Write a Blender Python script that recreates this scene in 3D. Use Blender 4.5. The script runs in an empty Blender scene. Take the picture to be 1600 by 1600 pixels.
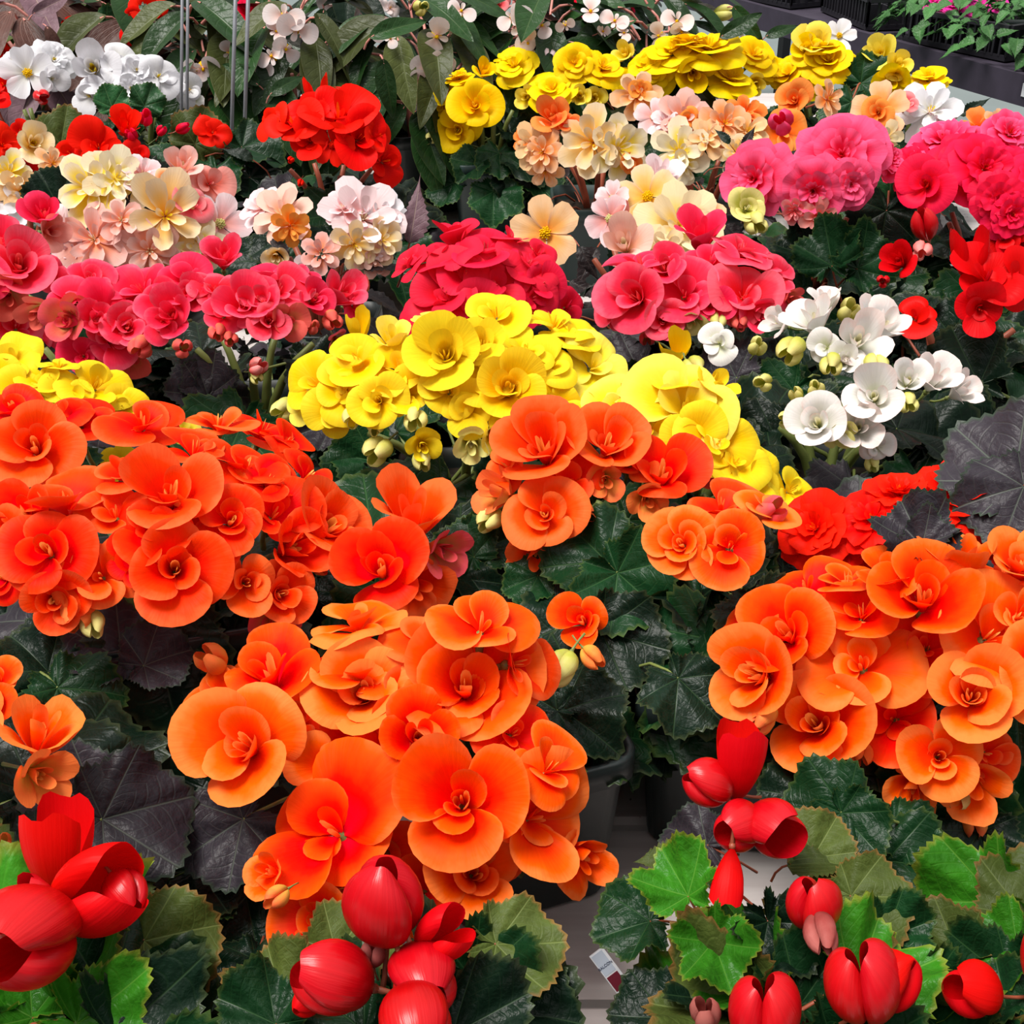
import bpy, math, random
import numpy as np
from mathutils import Vector, Matrix, Quaternion

random.seed(7)
PI = math.pi
scene = bpy.context.scene
C = scene.collection
R = math.radians

# ------------------------------------------------------------------ camera
FPX, PITCH, HC = 2000.0, R(30.0), 0.62
cam_data = bpy.data.cameras.new('camera')
cam = bpy.data.objects.new('camera', cam_data)
C.objects.link(cam)
cam.location = (0, 0, HC)
cam.rotation_euler = (PI / 2 - PITCH, 0, 0)
cam_data.sensor_width = 36
cam_data.lens = FPX / 1600 * 36
cam_data.clip_start = 0.02
cam_data.clip_end = 60
scene.camera = cam

# ------------------------------------------------------------------ sky, sun, exposure
world = bpy.data.worlds.new('greenhouse_sky')
scene.world = world
world.use_nodes = True
wn = world.node_tree.nodes
wl = world.node_tree.links
wn.clear()
wo = wn.new('ShaderNodeOutputWorld')
bg = wn.new('ShaderNodeBackground')
tc = wn.new('ShaderNodeTexCoord')
sx = wn.new('ShaderNodeSeparateXYZ')
ramp = wn.new('ShaderNodeValToRGB')
wl.new(tc.outputs['Generated'], sx.inputs[0])
wl.new(sx.outputs['Z'], ramp.inputs[0])
ramp.color_ramp.elements[0].position = 0.0
ramp.color_ramp.elements[0].color = (0.10, 0.10, 0.10, 1)
ramp.color_ramp.elements[1].position = 0.75
ramp.color_ramp.elements[1].color = (1.0, 0.985, 0.97, 1)
e = ramp.color_ramp.elements.new(0.3)
e.color = (0.38, 0.385, 0.40, 1)
wl.new(ramp.outputs[0], bg.inputs[0])
bg.inputs[1].default_value = 0.66
wl.new(bg.outputs[0], wo.inputs[0])

sun_data = bpy.data.lights.new('sun', 'SUN')
sun_data.energy = 3.6
sun_data.angle = R(30)
sun_data.color = (1.0, 0.965, 0.91)
sun = bpy.data.objects.new('sun', sun_data)
C.objects.link(sun)
sun.rotation_euler = (R(9), R(-20), 0)

vs = scene.view_settings
vs.view_transform = 'Standard'
vs.look = 'None'
vs.exposure = 0.42
vs.gamma = 1.0
vs.use_curve_mapping = False

# ------------------------------------------------------------------ geometry of the view (used to place things on the bench)
FWD = Vector((0, math.cos(PITCH), -math.sin(PITCH)))
RGT = Vector((1, 0, 0))
UPI = RGT.cross(FWD)
EYE = Vector((0, 0, HC))


def ray(px, py):
    return (FWD * FPX + RGT * (px - 800) + UPI * (800 - py)).normalized()


def at(px, py, z):
    d = ray(px, py)
    return EYE + d * ((z - HC) / d.z)


def pxscale(p):
    return FPX / (p - EYE).dot(FWD)      # pixels per metre at a point


# ------------------------------------------------------------------ materials
def new_mat(name):
    m = bpy.data.materials.new(name)
    m.use_nodes = True
    nt = m.node_tree
    nt.nodes.clear()
    return m, nt.nodes, nt.links


def plain(name, col, rough=0.6, spec=0.3, noise=0.0, nscale=20.0, metal=0.0):
    m, n, l = new_mat(name)
    o = n.new('ShaderNodeOutputMaterial')
    b = n.new('ShaderNodeBsdfPrincipled')
    b.inputs['Base Color'].default_value = (*col, 1)
    b.inputs['Roughness'].default_value = rough
    b.inputs['Specular IOR Level'].default_value = spec
    b.inputs['Metallic'].default_value = metal
    if noise:
        t = n.new('ShaderNodeTexNoise')
        t.inputs['Scale'].default_value = nscale
        t.inputs['Detail'].default_value = 5
        c = n.new('ShaderNodeTexCoord')
        l.new(c.outputs['Object'], t.inputs['Vector'])
        mx = n.new('ShaderNodeMixRGB')
        mx.inputs[1].default_value = (*[max(0, x * (1 - noise)) for x in col], 1)
        mx.inputs[2].default_value = (*[min(1, x * (1 + noise)) for x in col], 1)
        l.new(t.outputs['Fac'], mx.inputs[0])
        l.new(mx.outputs[0], b.inputs['Base Color'])
    l.new(b.outputs[0], o.inputs[0])
    return m


def math_node(n, l, op, a, b=None, c=None):
    q = n.new('ShaderNodeMath')
    q.operation = op
    for i, v in enumerate((a, b, c)):
        if v is None:
            continue
        if isinstance(v, (int, float)):
            q.inputs[i].default_value = v
        else:
            l.new(v, q.inputs[i])
    return q.outputs[0]


def petal_mat(name, throat, mid, edge, trans=0.22, rough=0.5, hue_var=0.005, veins=0.13, rim=None, pos=(0.06, 0.5, 0.84), spec=0.07):
    m, n, l = new_mat(name)
    o = n.new('ShaderNodeOutputMaterial')
    uv = n.new('ShaderNodeUVMap')
    s = n.new('ShaderNodeSeparateXYZ')
    l.new(uv.outputs[0], s.inputs[0])
    oi = n.new('ShaderNodeObjectInfo')
    geo = n.new('ShaderNodeTexCoord')
    noi = n.new('ShaderNodeTexNoise')
    noi.inputs['Scale'].default_value = 2.2
    noi.inputs['Detail'].default_value = 3
    l.new(geo.outputs['Object'], noi.inputs['Vector'])
    f = math_node(n, l, 'MULTIPLY_ADD', noi.outputs['Fac'], 0.45, -0.225)
    f = math_node(n, l, 'ADD', s.outputs['Y'], f)
    rv = math_node(n, l, 'MULTIPLY_ADD', oi.outputs['Random'], 0.3, -0.15)
    f = math_node(n, l, 'ADD', f, rv)
    r = n.new('ShaderNodeValToRGB')
    l.new(f, r.inputs[0])
    el = r.color_ramp.elements
    el[0].position, el[0].color = pos[0], (*throat, 1)
    el[1].position, el[1].color = pos[2], (*edge, 1)
    x = el.new(pos[1])
    x.color = (*mid, 1)
    col = r.outputs[0]
    if rim:
        x = el.new(1.0)
        x.color = (*rim, 1)
    # fine streaks that run along the petal
    mp = n.new('ShaderNodeMapping')
    mp.inputs['Scale'].default_value = (26, 1.2, 1)
    l.new(uv.outputs[0], mp.inputs[0])
    st = n.new('ShaderNodeTexNoise')
    st.inputs['Scale'].default_value = 1.0
    st.inputs['Detail'].default_value = 2
    l.new(mp.outputs[0], st.inputs['Vector'])
    hs = n.new('ShaderNodeHueSaturation')
    l.new(col, hs.inputs['Color'])
    hv = math_node(n, l, 'MULTIPLY_ADD', oi.outputs['Random'], 2 * hue_var, 0.5 - hue_var)
    l.new(hv, hs.inputs['Hue'])
    vv = math_node(n, l, 'MULTIPLY_ADD', st.outputs['Fac'], veins, 1.0 - veins * 0.5)
    l.new(vv, hs.inputs['Value'])
    col = hs.outputs[0]
    b = n.new('ShaderNodeBsdfPrincipled')
    l.new(col, b.inputs['Base Color'])
    b.inputs['Roughness'].default_value = rough
    b.inputs['Specular IOR Level'].default_value = spec
    t = n.new('ShaderNodeBsdfTranslucent')
    l.new(col, t.inputs[0])
    mix = n.new('ShaderNodeMixShader')
    mix.inputs[0].default_value = trans
    l.new(b.outputs[0], mix.inputs[1])
    l.new(t.outputs[0], mix.inputs[2])
    l.new(mix.outputs[0], o.inputs[0])
    bp = n.new('ShaderNodeBump')
    bp.inputs['Strength'].default_value = 0.07
    bp.inputs['Distance'].default_value = 0.02
    l.new(st.outputs['Fac'], bp.inputs['Height'])
    l.new(bp.outputs[0], b.inputs['Normal'])
    return m


def leaf_mat(name, col, vein, edge, rough=0.36, nveins=7, trans=0.08, spec=0.2, mottle=0.5, pinnate=False):
    m, n, l = new_mat(name)
    o = n.new('ShaderNodeOutputMaterial')
    uv = n.new('ShaderNodeUVMap')
    s = n.new('ShaderNodeSeparateXYZ')
    l.new(uv.outputs[0], s.inputs[0])
    if not pinnate:
        a = math_node(n, l, 'MULTIPLY_ADD', s.outputs['X'], nveins, 0.5 + (0 if nveins % 2 == 0 else 0.5))
        a = math_node(n, l, 'FRACT', a)
        a = math_node(n, l, 'SUBTRACT', a, 0.5)
        d = math_node(n, l, 'ABSOLUTE', a)
        w = math_node(n, l, 'MULTIPLY', d, s.outputs['Y'])
        sec = math_node(n, l, 'MULTIPLY_ADD', d, -3.0, math_node(n, l, 'MULTIPLY', s.outputs['Y'], 6.0))
    else:
        a = math_node(n, l, 'SUBTRACT', s.outputs['X'], 0.5)
        d = math_node(n, l, 'ABSOLUTE', a)
        w = math_node(n, l, 'MULTIPLY', d, 0.6)
        sec = math_node(n, l, 'MULTIPLY_ADD', d, -4.0, math_node(n, l, 'MULTIPLY', s.outputs['Y'], 8.0))
    v1 = math_node(n, l, 'SUBTRACT', 1.0, math_node(n, l, 'SMOOTH_MIN', math_node(n, l, 'MULTIPLY', w, 55.0), 1.0, 0.1))
    sec = math_node(n, l, 'ABSOLUTE', math_node(n, l, 'SUBTRACT', math_node(n, l, 'FRACT', sec), 0.5))
    v2 = math_node(n, l, 'SUBTRACT', 1.0, math_node(n, l, 'MINIMUM', math_node(n, l, 'MULTIPLY', sec, 9.0), 1.0))
    v2 = math_node(n, l, 'MULTIPLY', v2, 0.14)
    v = math_node(n, l, 'MAXIMUM', v1, v2)
    geo = n.new('ShaderNodeTexCoord')
    noi = n.new('ShaderNodeTexNoise')
    noi.inputs['Scale'].default_value = 3.0
    noi.inputs['Detail'].default_value = 5
    l.new(geo.outputs['Object'], noi.inputs['Vector'])
    mx0 = n.new('ShaderNodeMixRGB')
    mx0.inputs[1].default_value = (*[x * (1 - mottle) for x in col], 1)
    mx0.inputs[2].default_value = (*[x * (1 + mottle) for x in col], 1)
    l.new(noi.outputs['Fac'], mx0.inputs[0])
    mx1 = n.new('ShaderNodeMixRGB')
    l.new(v, mx1.inputs[0])
    l.new(mx0.outputs[0], mx1.inputs[1])
    mx1.inputs[2].default_value = (*vein, 1)
    ed = math_node(n, l, 'MULTIPLY', math_node(n, l, 'SUBTRACT', s.outputs['Y'], 0.93), 14.0)
    ed = math_node(n, l, 'MAXIMUM', math_node(n, l, 'MINIMUM', ed, 0.8), 0.0)
    mx2 = n.new('ShaderNodeMixRGB')
    l.new(ed, mx2.inputs[0])
    l.new(mx1.outputs[0], mx2.inputs[1])
    mx2.inputs[2].default_value = (*edge, 1)
    oi = n.new('ShaderNodeObjectInfo')
    hs = n.new('ShaderNodeHueSaturation')
    l.new(mx2.outputs[0], hs.inputs['Color'])
    l.new(math_node(n, l, 'MULTIPLY_ADD', oi.outputs['Random'], 0.7, 0.65), hs.inputs['Value'])
    b = n.new('ShaderNodeBsdfPrincipled')
    l.new(hs.outputs[0], b.inputs['Base Color'])
    b.inputs['Roughness'].default_value = rough
    b.inputs['Specular IOR Level'].default_value = spec
    bp = n.new('ShaderNodeBump')
    bp.inputs['Strength'].default_value = 0.22
    bp.inputs['Distance'].default_value = 0.03
    hgt = math_node(n, l, 'MULTIPLY_ADD', noi.outputs['Fac'], 0.8, math_node(n, l, 'MULTIPLY', v, -0.5))
    l.new(hgt, bp.inputs['Height'])
    l.new(bp.outputs[0], b.inputs['Normal'])
    t = n.new('ShaderNodeBsdfTranslucent')
    l.new(hs.outputs[0], t.inputs[0])
    mix = n.new('ShaderNodeMixShader')
    mix.inputs[0].default_value = trans
    l.new(b.outputs[0], mix.inputs[1])
    l.new(t.outputs[0], mix.inputs[2])
    l.new(mix.outputs[0], o.inputs[0])
    return m


M = {}
M['orange'] = petal_mat('petal_orange', (0.88, 0.004, 0.0005), (0.95, 0.030, 0.0005), (0.98, 0.112, 0.001), rim=(0.98, 0.21, 0.04))
M['orange_deep'] = petal_mat('petal_deep_orange', (0.84, 0.004, 0.001), (0.93, 0.016, 0.001), (0.97, 0.058, 0.002), rim=(0.97, 0.13, 0.03))
M['red_orange'] = petal_mat('petal_red_orange', (0.75, 0.004, 0.001), (0.88, 0.009, 0.001), (0.93, 0.020, 0.003), hue_var=0.002)
M['vivid_red'] = petal_mat('petal_vivid_red', (0.60, 0.002, 0.001), (0.82, 0.004, 0.001), (0.88, 0.009, 0.002), hue_var=0.001)
M['red'] = petal_mat('petal_red', (0.40, 0.001, 0.001), (0.70, 0.002, 0.002), (0.76, 0.004, 0.006), rough=0.42, trans=0.25, hue_var=0.001)
M['red_bud'] = petal_mat('petal_glossy_red', (0.33, 0.001, 0.002), (0.58, 0.002, 0.004), (0.66, 0.005, 0.012), rough=0.30, trans=0.18, veins=0.35, hue_var=0.001, spec=0.4)
M['coral'] = petal_mat('petal_coral_pink', (0.74, 0.004, 0.010), (0.84, 0.008, 0.036), (0.90, 0.035, 0.090), rim=(0.92, 0.11, 0.18), hue_var=0.004)
M['crimson'] = petal_mat('petal_crimson_pink', (0.72, 0.003, 0.010), (0.80, 0.006, 0.028), (0.84, 0.018, 0.060), hue_var=0.002)
M['hot_pink'] = petal_mat('petal_hot_pink', (0.84, 0.003, 0.022), (0.92, 0.022, 0.10), (0.95, 0.110, 0.26), hue_var=0.003, pos=(0.16, 0.58, 0.92))
M['rose_red'] = petal_mat('petal_rose_red', (0.78, 0.002, 0.006), (0.86, 0.004, 0.026), (0.90, 0.012, 0.070), hue_var=0.002)
M['yellow'] = petal_mat('petal_yellow', (0.90, 0.50, 0.001), (0.92, 0.60, 0.002), (0.92, 0.68, 0.02), hue_var=0.006, veins=0.15)
M['yellow_pale'] = petal_mat('petal_pale_yellow', (0.90, 0.62, 0.004), (0.92, 0.70, 0.015), (0.92, 0.75, 0.10), hue_var=0.006, veins=0.15)
M['gold'] = petal_mat('petal_golden_yellow', (0.90, 0.46, 0.001), (0.93, 0.58, 0.001), (0.94, 0.65, 0.002), hue_var=0.006, veins=0.15)
M['white'] = petal_mat('petal_white', (0.62, 0.66, 0.36), (0.78, 0.77, 0.70), (0.83, 0.80, 0.78), hue_var=0.002, veins=0.1, rim=(0.88, 0.74, 0.70))
M['white_pure'] = petal_mat('petal_pure_white', (0.74, 0.72, 0.62), (0.80, 0.79, 0.80), (0.83, 0.82, 0.86), hue_var=0.002, veins=0.1)
M['cream'] = petal_mat('petal_cream', (0.90, 0.50, 0.04), (0.90, 0.63, 0.21), (0.88, 0.72, 0.46), hue_var=0.01, veins=0.15)
M['lemon_white'] = petal_mat('petal_lemon_white', (0.90, 0.62, 0.008), (0.90, 0.70, 0.09), (0.88, 0.77, 0.55), hue_var=0.006, veins=0.15)
M['peach'] = petal_mat('petal_peach', (0.90, 0.28, 0.02), (0.90, 0.42, 0.12), (0.90, 0.57, 0.32), hue_var=0.015, veins=0.15)
M['peach_pink'] = petal_mat('petal_peach_pink', (0.88, 0.34, 0.10), (0.88, 0.38, 0.26), (0.88, 0.54, 0.47), hue_var=0.012, veins=0.2)
M['pink_pale'] = petal_mat('petal_pale_pink', (0.86, 0.34, 0.26), (0.87, 0.50, 0.50), (0.88, 0.70, 0.72), hue_var=0.008, veins=0.2)
M['salmon'] = petal_mat('petal_salmon_pink', (0.82, 0.07, 0.04), (0.86, 0.14, 0.12), (0.88, 0.32, 0.30), hue_var=0.012, veins=0.2)
M['apricot'] = petal_mat('petal_apricot_orange', (0.90, 0.09, 0.003), (0.92, 0.15, 0.008), (0.92, 0.30, 0.06), hue_var=0.012)
M['magenta'] = petal_mat('petal_magenta', (0.6, 0.004, 0.16), (0.75, 0.012, 0.28), (0.8, 0.04, 0.38))
M['wing'] = petal_mat('petal_blush_white', (0.86, 0.52, 0.47), (0.88, 0.70, 0.66), (0.90, 0.79, 0.78), hue_var=0.004, veins=0.1)
M['bud_green'] = petal_mat('petal_green_yellow', (0.35, 0.42, 0.04), (0.58, 0.58, 0.10), (0.78, 0.70, 0.25), hue_var=0.01)
M['bud_orange'] = petal_mat('petal_orange_yellow_bud', (0.55, 0.46, 0.06), (0.85, 0.36, 0.06), (0.92, 0.20, 0.05), hue_var=0.01)
M['bud_coral'] = petal_mat('petal_coral_green_bud', (0.45, 0.45, 0.08), (0.75, 0.22, 0.10), (0.82, 0.10, 0.10), hue_var=0.01)
M['c_yellow'] = petal_mat('centre_yellow', (0.88, 0.48, 0.005), (0.92, 0.60, 0.01), (0.93, 0.72, 0.04))
M['c_orange'] = petal_mat('centre_orange', (0.94, 0.08, 0.004), (0.96, 0.26, 0.02), (0.96, 0.58, 0.14))
M['c_pale'] = petal_mat('centre_pale_yellow', (0.70, 0.68, 0.20), (0.85, 0.80, 0.45), (0.88, 0.84, 0.62))
M['c_red'] = petal_mat('centre_red', (0.5, 0.01, 0.01), (0.7, 0.01, 0.015), (0.75, 0.03, 0.03))
M['c_pink'] = petal_mat('centre_pink', (0.75, 0.01, 0.02), (0.85, 0.04, 0.07), (0.88, 0.16, 0.18))
M['c_fire'] = petal_mat('centre_orange_red', (0.9, 0.02, 0.002), (0.93, 0.06, 0.004), (0.95, 0.16, 0.01))
M['dusky'] = petal_mat('petal_dusky_pink', (0.20, 0.03, 0.025), (0.36, 0.07, 0.06), (0.48, 0.14, 0.12))
M['leaf_dark'] = leaf_mat('leaf_dark_green', (0.004, 0.014, 0.007), (0.020, 0.045, 0.018), (0.035, 0.05, 0.02))
M['leaf_mid'] = leaf_mat('leaf_mid_green', (0.006, 0.034, 0.010), (0.028, 0.080, 0.025), (0.05, 0.085, 0.02))
M['leaf_fresh'] = leaf_mat('leaf_fresh_mid_green', (0.016, 0.075, 0.022), (0.10, 0.20, 0.08), (0.07, 0.13, 0.04))
M['leaf_purple'] = leaf_mat('leaf_purple_grey', (0.030, 0.025, 0.032), (0.080, 0.095, 0.078), (0.03, 0.05, 0.03), rough=0.42)
M['leaf_bright'] = leaf_mat('leaf_bright_green', (0.035, 0.19, 0.010), (0.10, 0.28, 0.03), (0.22, 0.26, 0.03), trans=0.25, rough=0.35)
M['leaf_olive'] = leaf_mat('leaf_olive_green', (0.065, 0.092, 0.018), (0.14, 0.18, 0.05), (0.22, 0.11, 0.03), trans=0.25, rough=0.5)
M['leaf_bronze'] = leaf_mat('leaf_bronze', (0.085, 0.036, 0.028), (0.18, 0.09, 0.07), (0.05, 0.07, 0.03), rough=0.4)
M['leaf_maroon'] = leaf_mat('leaf_dark_maroon', (0.018, 0.012, 0.013), (0.06, 0.042, 0.036), (0.08, 0.04, 0.03), rough=0.4, pinnate=True)
M['leaf_mauve'] = leaf_mat('leaf_mauve', (0.16, 0.09, 0.11), (0.26, 0.18, 0.15), (0.12, 0.06, 0.07), rough=0.5, pinnate=True)
M['leaf_wing'] = leaf_mat('leaf_wing_green', (0.016, 0.048, 0.012), (0.05, 0.09, 0.03), (0.07, 0.10, 0.03), rough=0.30, pinnate=True)
M['leaf_wing_olive'] = leaf_mat('leaf_wing_olive', (0.055, 0.068, 0.018), (0.11, 0.13, 0.05), (0.16, 0.14, 0.06), rough=0.4, pinnate=True)
M['leaf_grass'] = leaf_mat('leaf_fresh_green', (0.05, 0.15, 0.04), (0.1, 0.22, 0.06), (0.1, 0.2, 0.06), pinnate=True)
M['stem_green'] = plain('stem_green', (0.16, 0.20, 0.05), 0.45, 0.4, 0.3, 40)
M['stem_red'] = plain('stem_red_brown', (0.30, 0.07, 0.035), 0.45, 0.4, 0.3, 40)
M['stem_pink'] = plain('stem_pink', (0.62, 0.24, 0.20), 0.45, 0.4, 0.2, 40)
M['pot'] = plain('pot_black_plastic', (0.010, 0.016, 0.016), 0.42, 0.45, 0.25, 60)
M['pot_green'] = plain('pot_dark_green_plastic', (0.020, 0.042, 0.040), 0.45, 0.4, 0.2, 50)
M['soil'] = plain('soil_dark', (0.022, 0.016, 0.012), 0.95, 0.1, 0.8, 180)
M['tray'] = plain('tray_black_plastic', (0.016, 0.015, 0.020), 0.45, 0.5, 0.3, 30)
M['fascia'] = plain('bench_fascia', (0.040, 0.032, 0.050), 0.6, 0.3, 0.35, 25)
M['steel'] = plain('grey_wire', (0.30, 0.31, 0.34), 0.4, 0.5, 0.2, 90, 0.5)
M['white_plastic'] = plain('white_plastic', (0.75, 0.76, 0.80), 0.4)
M['tag_grey'] = plain('tag_print_grey', (0.50, 0.56, 0.66), 0.5)
M['tag_dark'] = plain('tag_print_dark', (0.06, 0.07, 0.12), 0.5)
M['tag_maroon'] = plain('tag_print_maroon', (0.16, 0.015, 0.03), 0.5)


def plank_mat():
    m, n, l = new_mat('bench_painted_wood')
    o = n.new('ShaderNodeOutputMaterial')
    b = n.new('ShaderNodeBsdfPrincipled')
    c = n.new('ShaderNodeTexCoord')
    mp = n.new('ShaderNodeMapping')
    mp.inputs['Scale'].default_value = (3, 40, 40)
    l.new(c.outputs['Object'], mp.inputs[0])
    t = n.new('ShaderNodeTexNoise')
    t.inputs['Scale'].default_value = 2.0
    t.inputs['Detail'].default_value = 6
    l.new(mp.outputs[0], t.inputs['Vector'])
    r = n.new('ShaderNodeValToRGB')
    r.color_ramp.elements[0].position = 0.3
    r.color_ramp.elements[0].color = (0.46, 0.405, 0.395, 1)
    r.color_ramp.elements[1].position = 0.7
    r.color_ramp.elements[1].color = (0.60, 0.555, 0.54, 1)
    l.new(t.outputs['Fac'], r.inputs[0])
    t2 = n.new('ShaderNodeTexNoise')                    # small specks of spilt soil
    t2.inputs['Scale'].default_value = 130
    l.new(c.outputs['Object'], t2.inputs['Vector'])
    sp = math_node(n, l, 'GREATER_THAN', t2.outputs['Fac'], 0.735)
    mx = n.new('ShaderNodeMixRGB')
    l.new(sp, mx.inputs[0])
    l.new(r.outputs[0], mx.inputs[1])
    mx.inputs[2].default_value = (0.12, 0.08, 0.06, 1)
    l.new(mx.outputs[0], b.inputs['Base Color'])
    b.inputs['Roughness'].default_value = 0.5
    l.new(b.outputs[0], o.inputs[0])
    return m


M['plank'] = plank_mat()
M['floor'] = plain('floor_concrete', (0.17, 0.20, 0.20), 0.8, 0.2, 0.12, 4)


# ------------------------------------------------------------------ mesh helpers
class Geo:
    def __init__(self):
        self.v, self.f, self.uv, self.mi = [], [], [], []

    def grid(self, P, U, mi=0, close=False):
        """P: (n, m, 3) points, U: (n, m, 2) coordinates"""
        n, m = P.shape[:2]
        b = len(self.v)
        self.v.extend(map(tuple, P.reshape(-1, 3)))
        uvs = U.reshape(-1, 2)
        for i in range(n - 1):
            for j in range(m if close else m - 1):
                j2 = (j + 1) % m
                q = (i * m + j, i * m + j2, (i + 1) * m + j2, (i + 1) * m + j)
                self.f.append(tuple(b + k for k in q))
                self.uv.append([tuple(uvs[k]) for k in q])
                self.mi.append(mi)

    def tube(self, pts, rads, seg=7, mi=0, cap=True):
        pts = [Vector(p) for p in pts]
        n = len(pts)
        P = np.zeros((n, seg, 3))
        U = np.zeros((n, seg, 2))
        ref = Vector((0.31, 0.87, 0.38))
        for i, p in enumerate(pts):
            t = (pts[min(i + 1, n - 1)] - pts[max(i - 1, 0)]).normalized()
            if abs(t.dot(ref)) > 0.95:
                ref = Vector((0.9, 0.1, 0.2))
            a = t.cross(ref).normalized()
            bb = t.cross(a)
            r = rads[i] if hasattr(rads, '__len__') else rads
            for j in range(seg):
                q = p + (a * math.cos(2 * PI * j / seg) + bb * math.sin(2 * PI * j / seg)) * r
                P[i, j] = q
                U[i, j] = (j / seg, i / n)
        self.grid(P, U, mi, close=True)
        if cap:
            b = len(self.v) - n * seg
            self.f.append(tuple(b + j for j in reversed(range(seg))))
            self.uv.append([(0, 0)] * seg)
            self.mi.append(mi)
            self.f.append(tuple(b + (n - 1) * seg + j for j in range(seg)))
            self.uv.append([(0, 0)] * seg)
            self.mi.append(mi)

    def box(self, lo, hi, mi=0, mat=None):
        b = len(self.v)
        cs = [(x, y, z) for z in (lo[2], hi[2]) for y in (lo[1], hi[1]) for x in (lo[0], hi[0])]
        if mat is not None:
            cs = [tuple(mat @ Vector(c)) for c in cs]
        self.v.extend(cs)
        for q in ((0, 2, 3, 1), (4, 5, 7, 6), (0, 1, 5, 4), (1, 3, 7, 5), (3, 2, 6, 7), (2, 0, 4, 6)):
            self.f.append(tuple(b + k for k in q))
            self.uv.append([(0, 0)] * 4)
            self.mi.append(mi)

    def ball(self, c, r, nu=6, nv=8, sq=(1, 1, 1), mi=0):
        P = np.zeros((nu + 1, nv, 3))
        U = np.zeros((nu + 1, nv, 2))
        for i in range(nu + 1):
            th = PI * (0.02 + 0.96 * i / nu)
            for j in range(nv):
                ph = 2 * PI * j / nv
                P[i, j] = (c[0] + r * sq[0] * math.sin(th) * math.cos(ph), c[1] + r * sq[1] * math.sin(th) * math.sin(ph), c[2] + r * sq[2] * math.cos(th))
                U[i, j] = (j / nv, i / nu)
        self.grid(P, U, mi, close=True)

    def mesh(self, name, mats, smooth=True):
        me = bpy.data.meshes.new(name)
        me.from_pydata(self.v, [], self.f)
        ul = me.uv_layers.new(name='UVMap')
        flat = [c for f in self.uv for uv in f for c in uv]
        ul.data.foreach_set('uv', flat)
        for m in mats:
            me.materials.append(m)
        me.polygons.foreach_set('material_index', self.mi)
        me.polygons.foreach_set('use_smooth', [smooth] * len(self.f))
        me.update()
        return me

    def transform(self, f):
        self.v = [tuple(f(np.array(p))) for p in self.v]


def link(name, mesh, parent=None, matrix=None, mats=None):
    o = bpy.data.objects.new(name, mesh)
    C.objects.link(o)
    if parent is not None:
        o.parent = parent
    if matrix is not None:
        o.matrix_local = matrix
    if mats:
        for i, m in enumerate(mats):
            if i < len(o.material_slots):
                o.material_slots[i].link = 'OBJECT'
                o.material_slots[i].material = m
    return o


def tag(o, label=None, cat=None, group=None, kind=None):
    if label:
        o['label'] = label
    if cat:
        o['category'] = cat
    if group:
        o['group'] = group
    if kind:
        o['kind'] = kind
    return o


def empty(name, loc, label, cat, group=None, rz=0):
    o = bpy.data.objects.new(name, None)
    o.empty_display_size = 0.02
    C.objects.link(o)
    o.location = loc
    o.rotation_euler = (0, 0, rz)
    return tag(o, label, cat, group)


# ------------------------------------------------------------------ setting: floor, bench
def structure(name, g, mat, smooth=False):
    o = link(name, g.mesh(name, [mat], smooth))
    o['kind'] = 'structure'
    return o


g = Geo()
g.box((-8, -3, -0.75), (9, 14, -0.70))
structure('floor', g, M['floor'])

bench = empty('display_bench', (0, 0, -0.70), 'pinkish grey painted slatted bench carrying all the begonia pots', 'bench')
yy = 0.22
k = 0
while yy < 2.9:
    g = Geo()
    w = 0.138
    x0, x1 = -1.75, 0.75
    P = []
    # plank with rounded long edges
    prof = [(0, 0.676), (0, 0.696), (0.004, 0.70), (w - 0.004, 0.70), (w, 0.696), (w, 0.676)]
    ring = np.array([[[x, yy + a, b] for a, b in prof] for x in (x0, x1)])
    g.grid(ring, np.zeros((2, len(prof), 2)), close=True)
    nb = len(prof)
    g.f.append(tuple(range(nb))); g.uv.append([(0, 0)] * nb); g.mi.append(0)
    g.f.append(tuple(range(2 * nb - 1, nb - 1, -1))); g.uv.append([(0, 0)] * nb); g.mi.append(0)
    link('plank', g.mesh('plank', [M['plank']], False), bench)
    yy += w + 0.006
    k += 1
for x in (-1.6, -0.45, 0.66):
    g = Geo()
    g.box((x - 0.03, 0.22, 0.59), (x + 0.03, 2.9, 0.675))
    link('joist', g.mesh('joist', [M['fascia']], False), bench)
    for y in (0.35, 1.6, 2.8):
        g = Geo()
        g.box((x - 0.035, y - 0.035, 0), (x + 0.035, y + 0.035, 0.59))
        link('leg', g.mesh('leg', [M['fascia']], False), bench)


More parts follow.
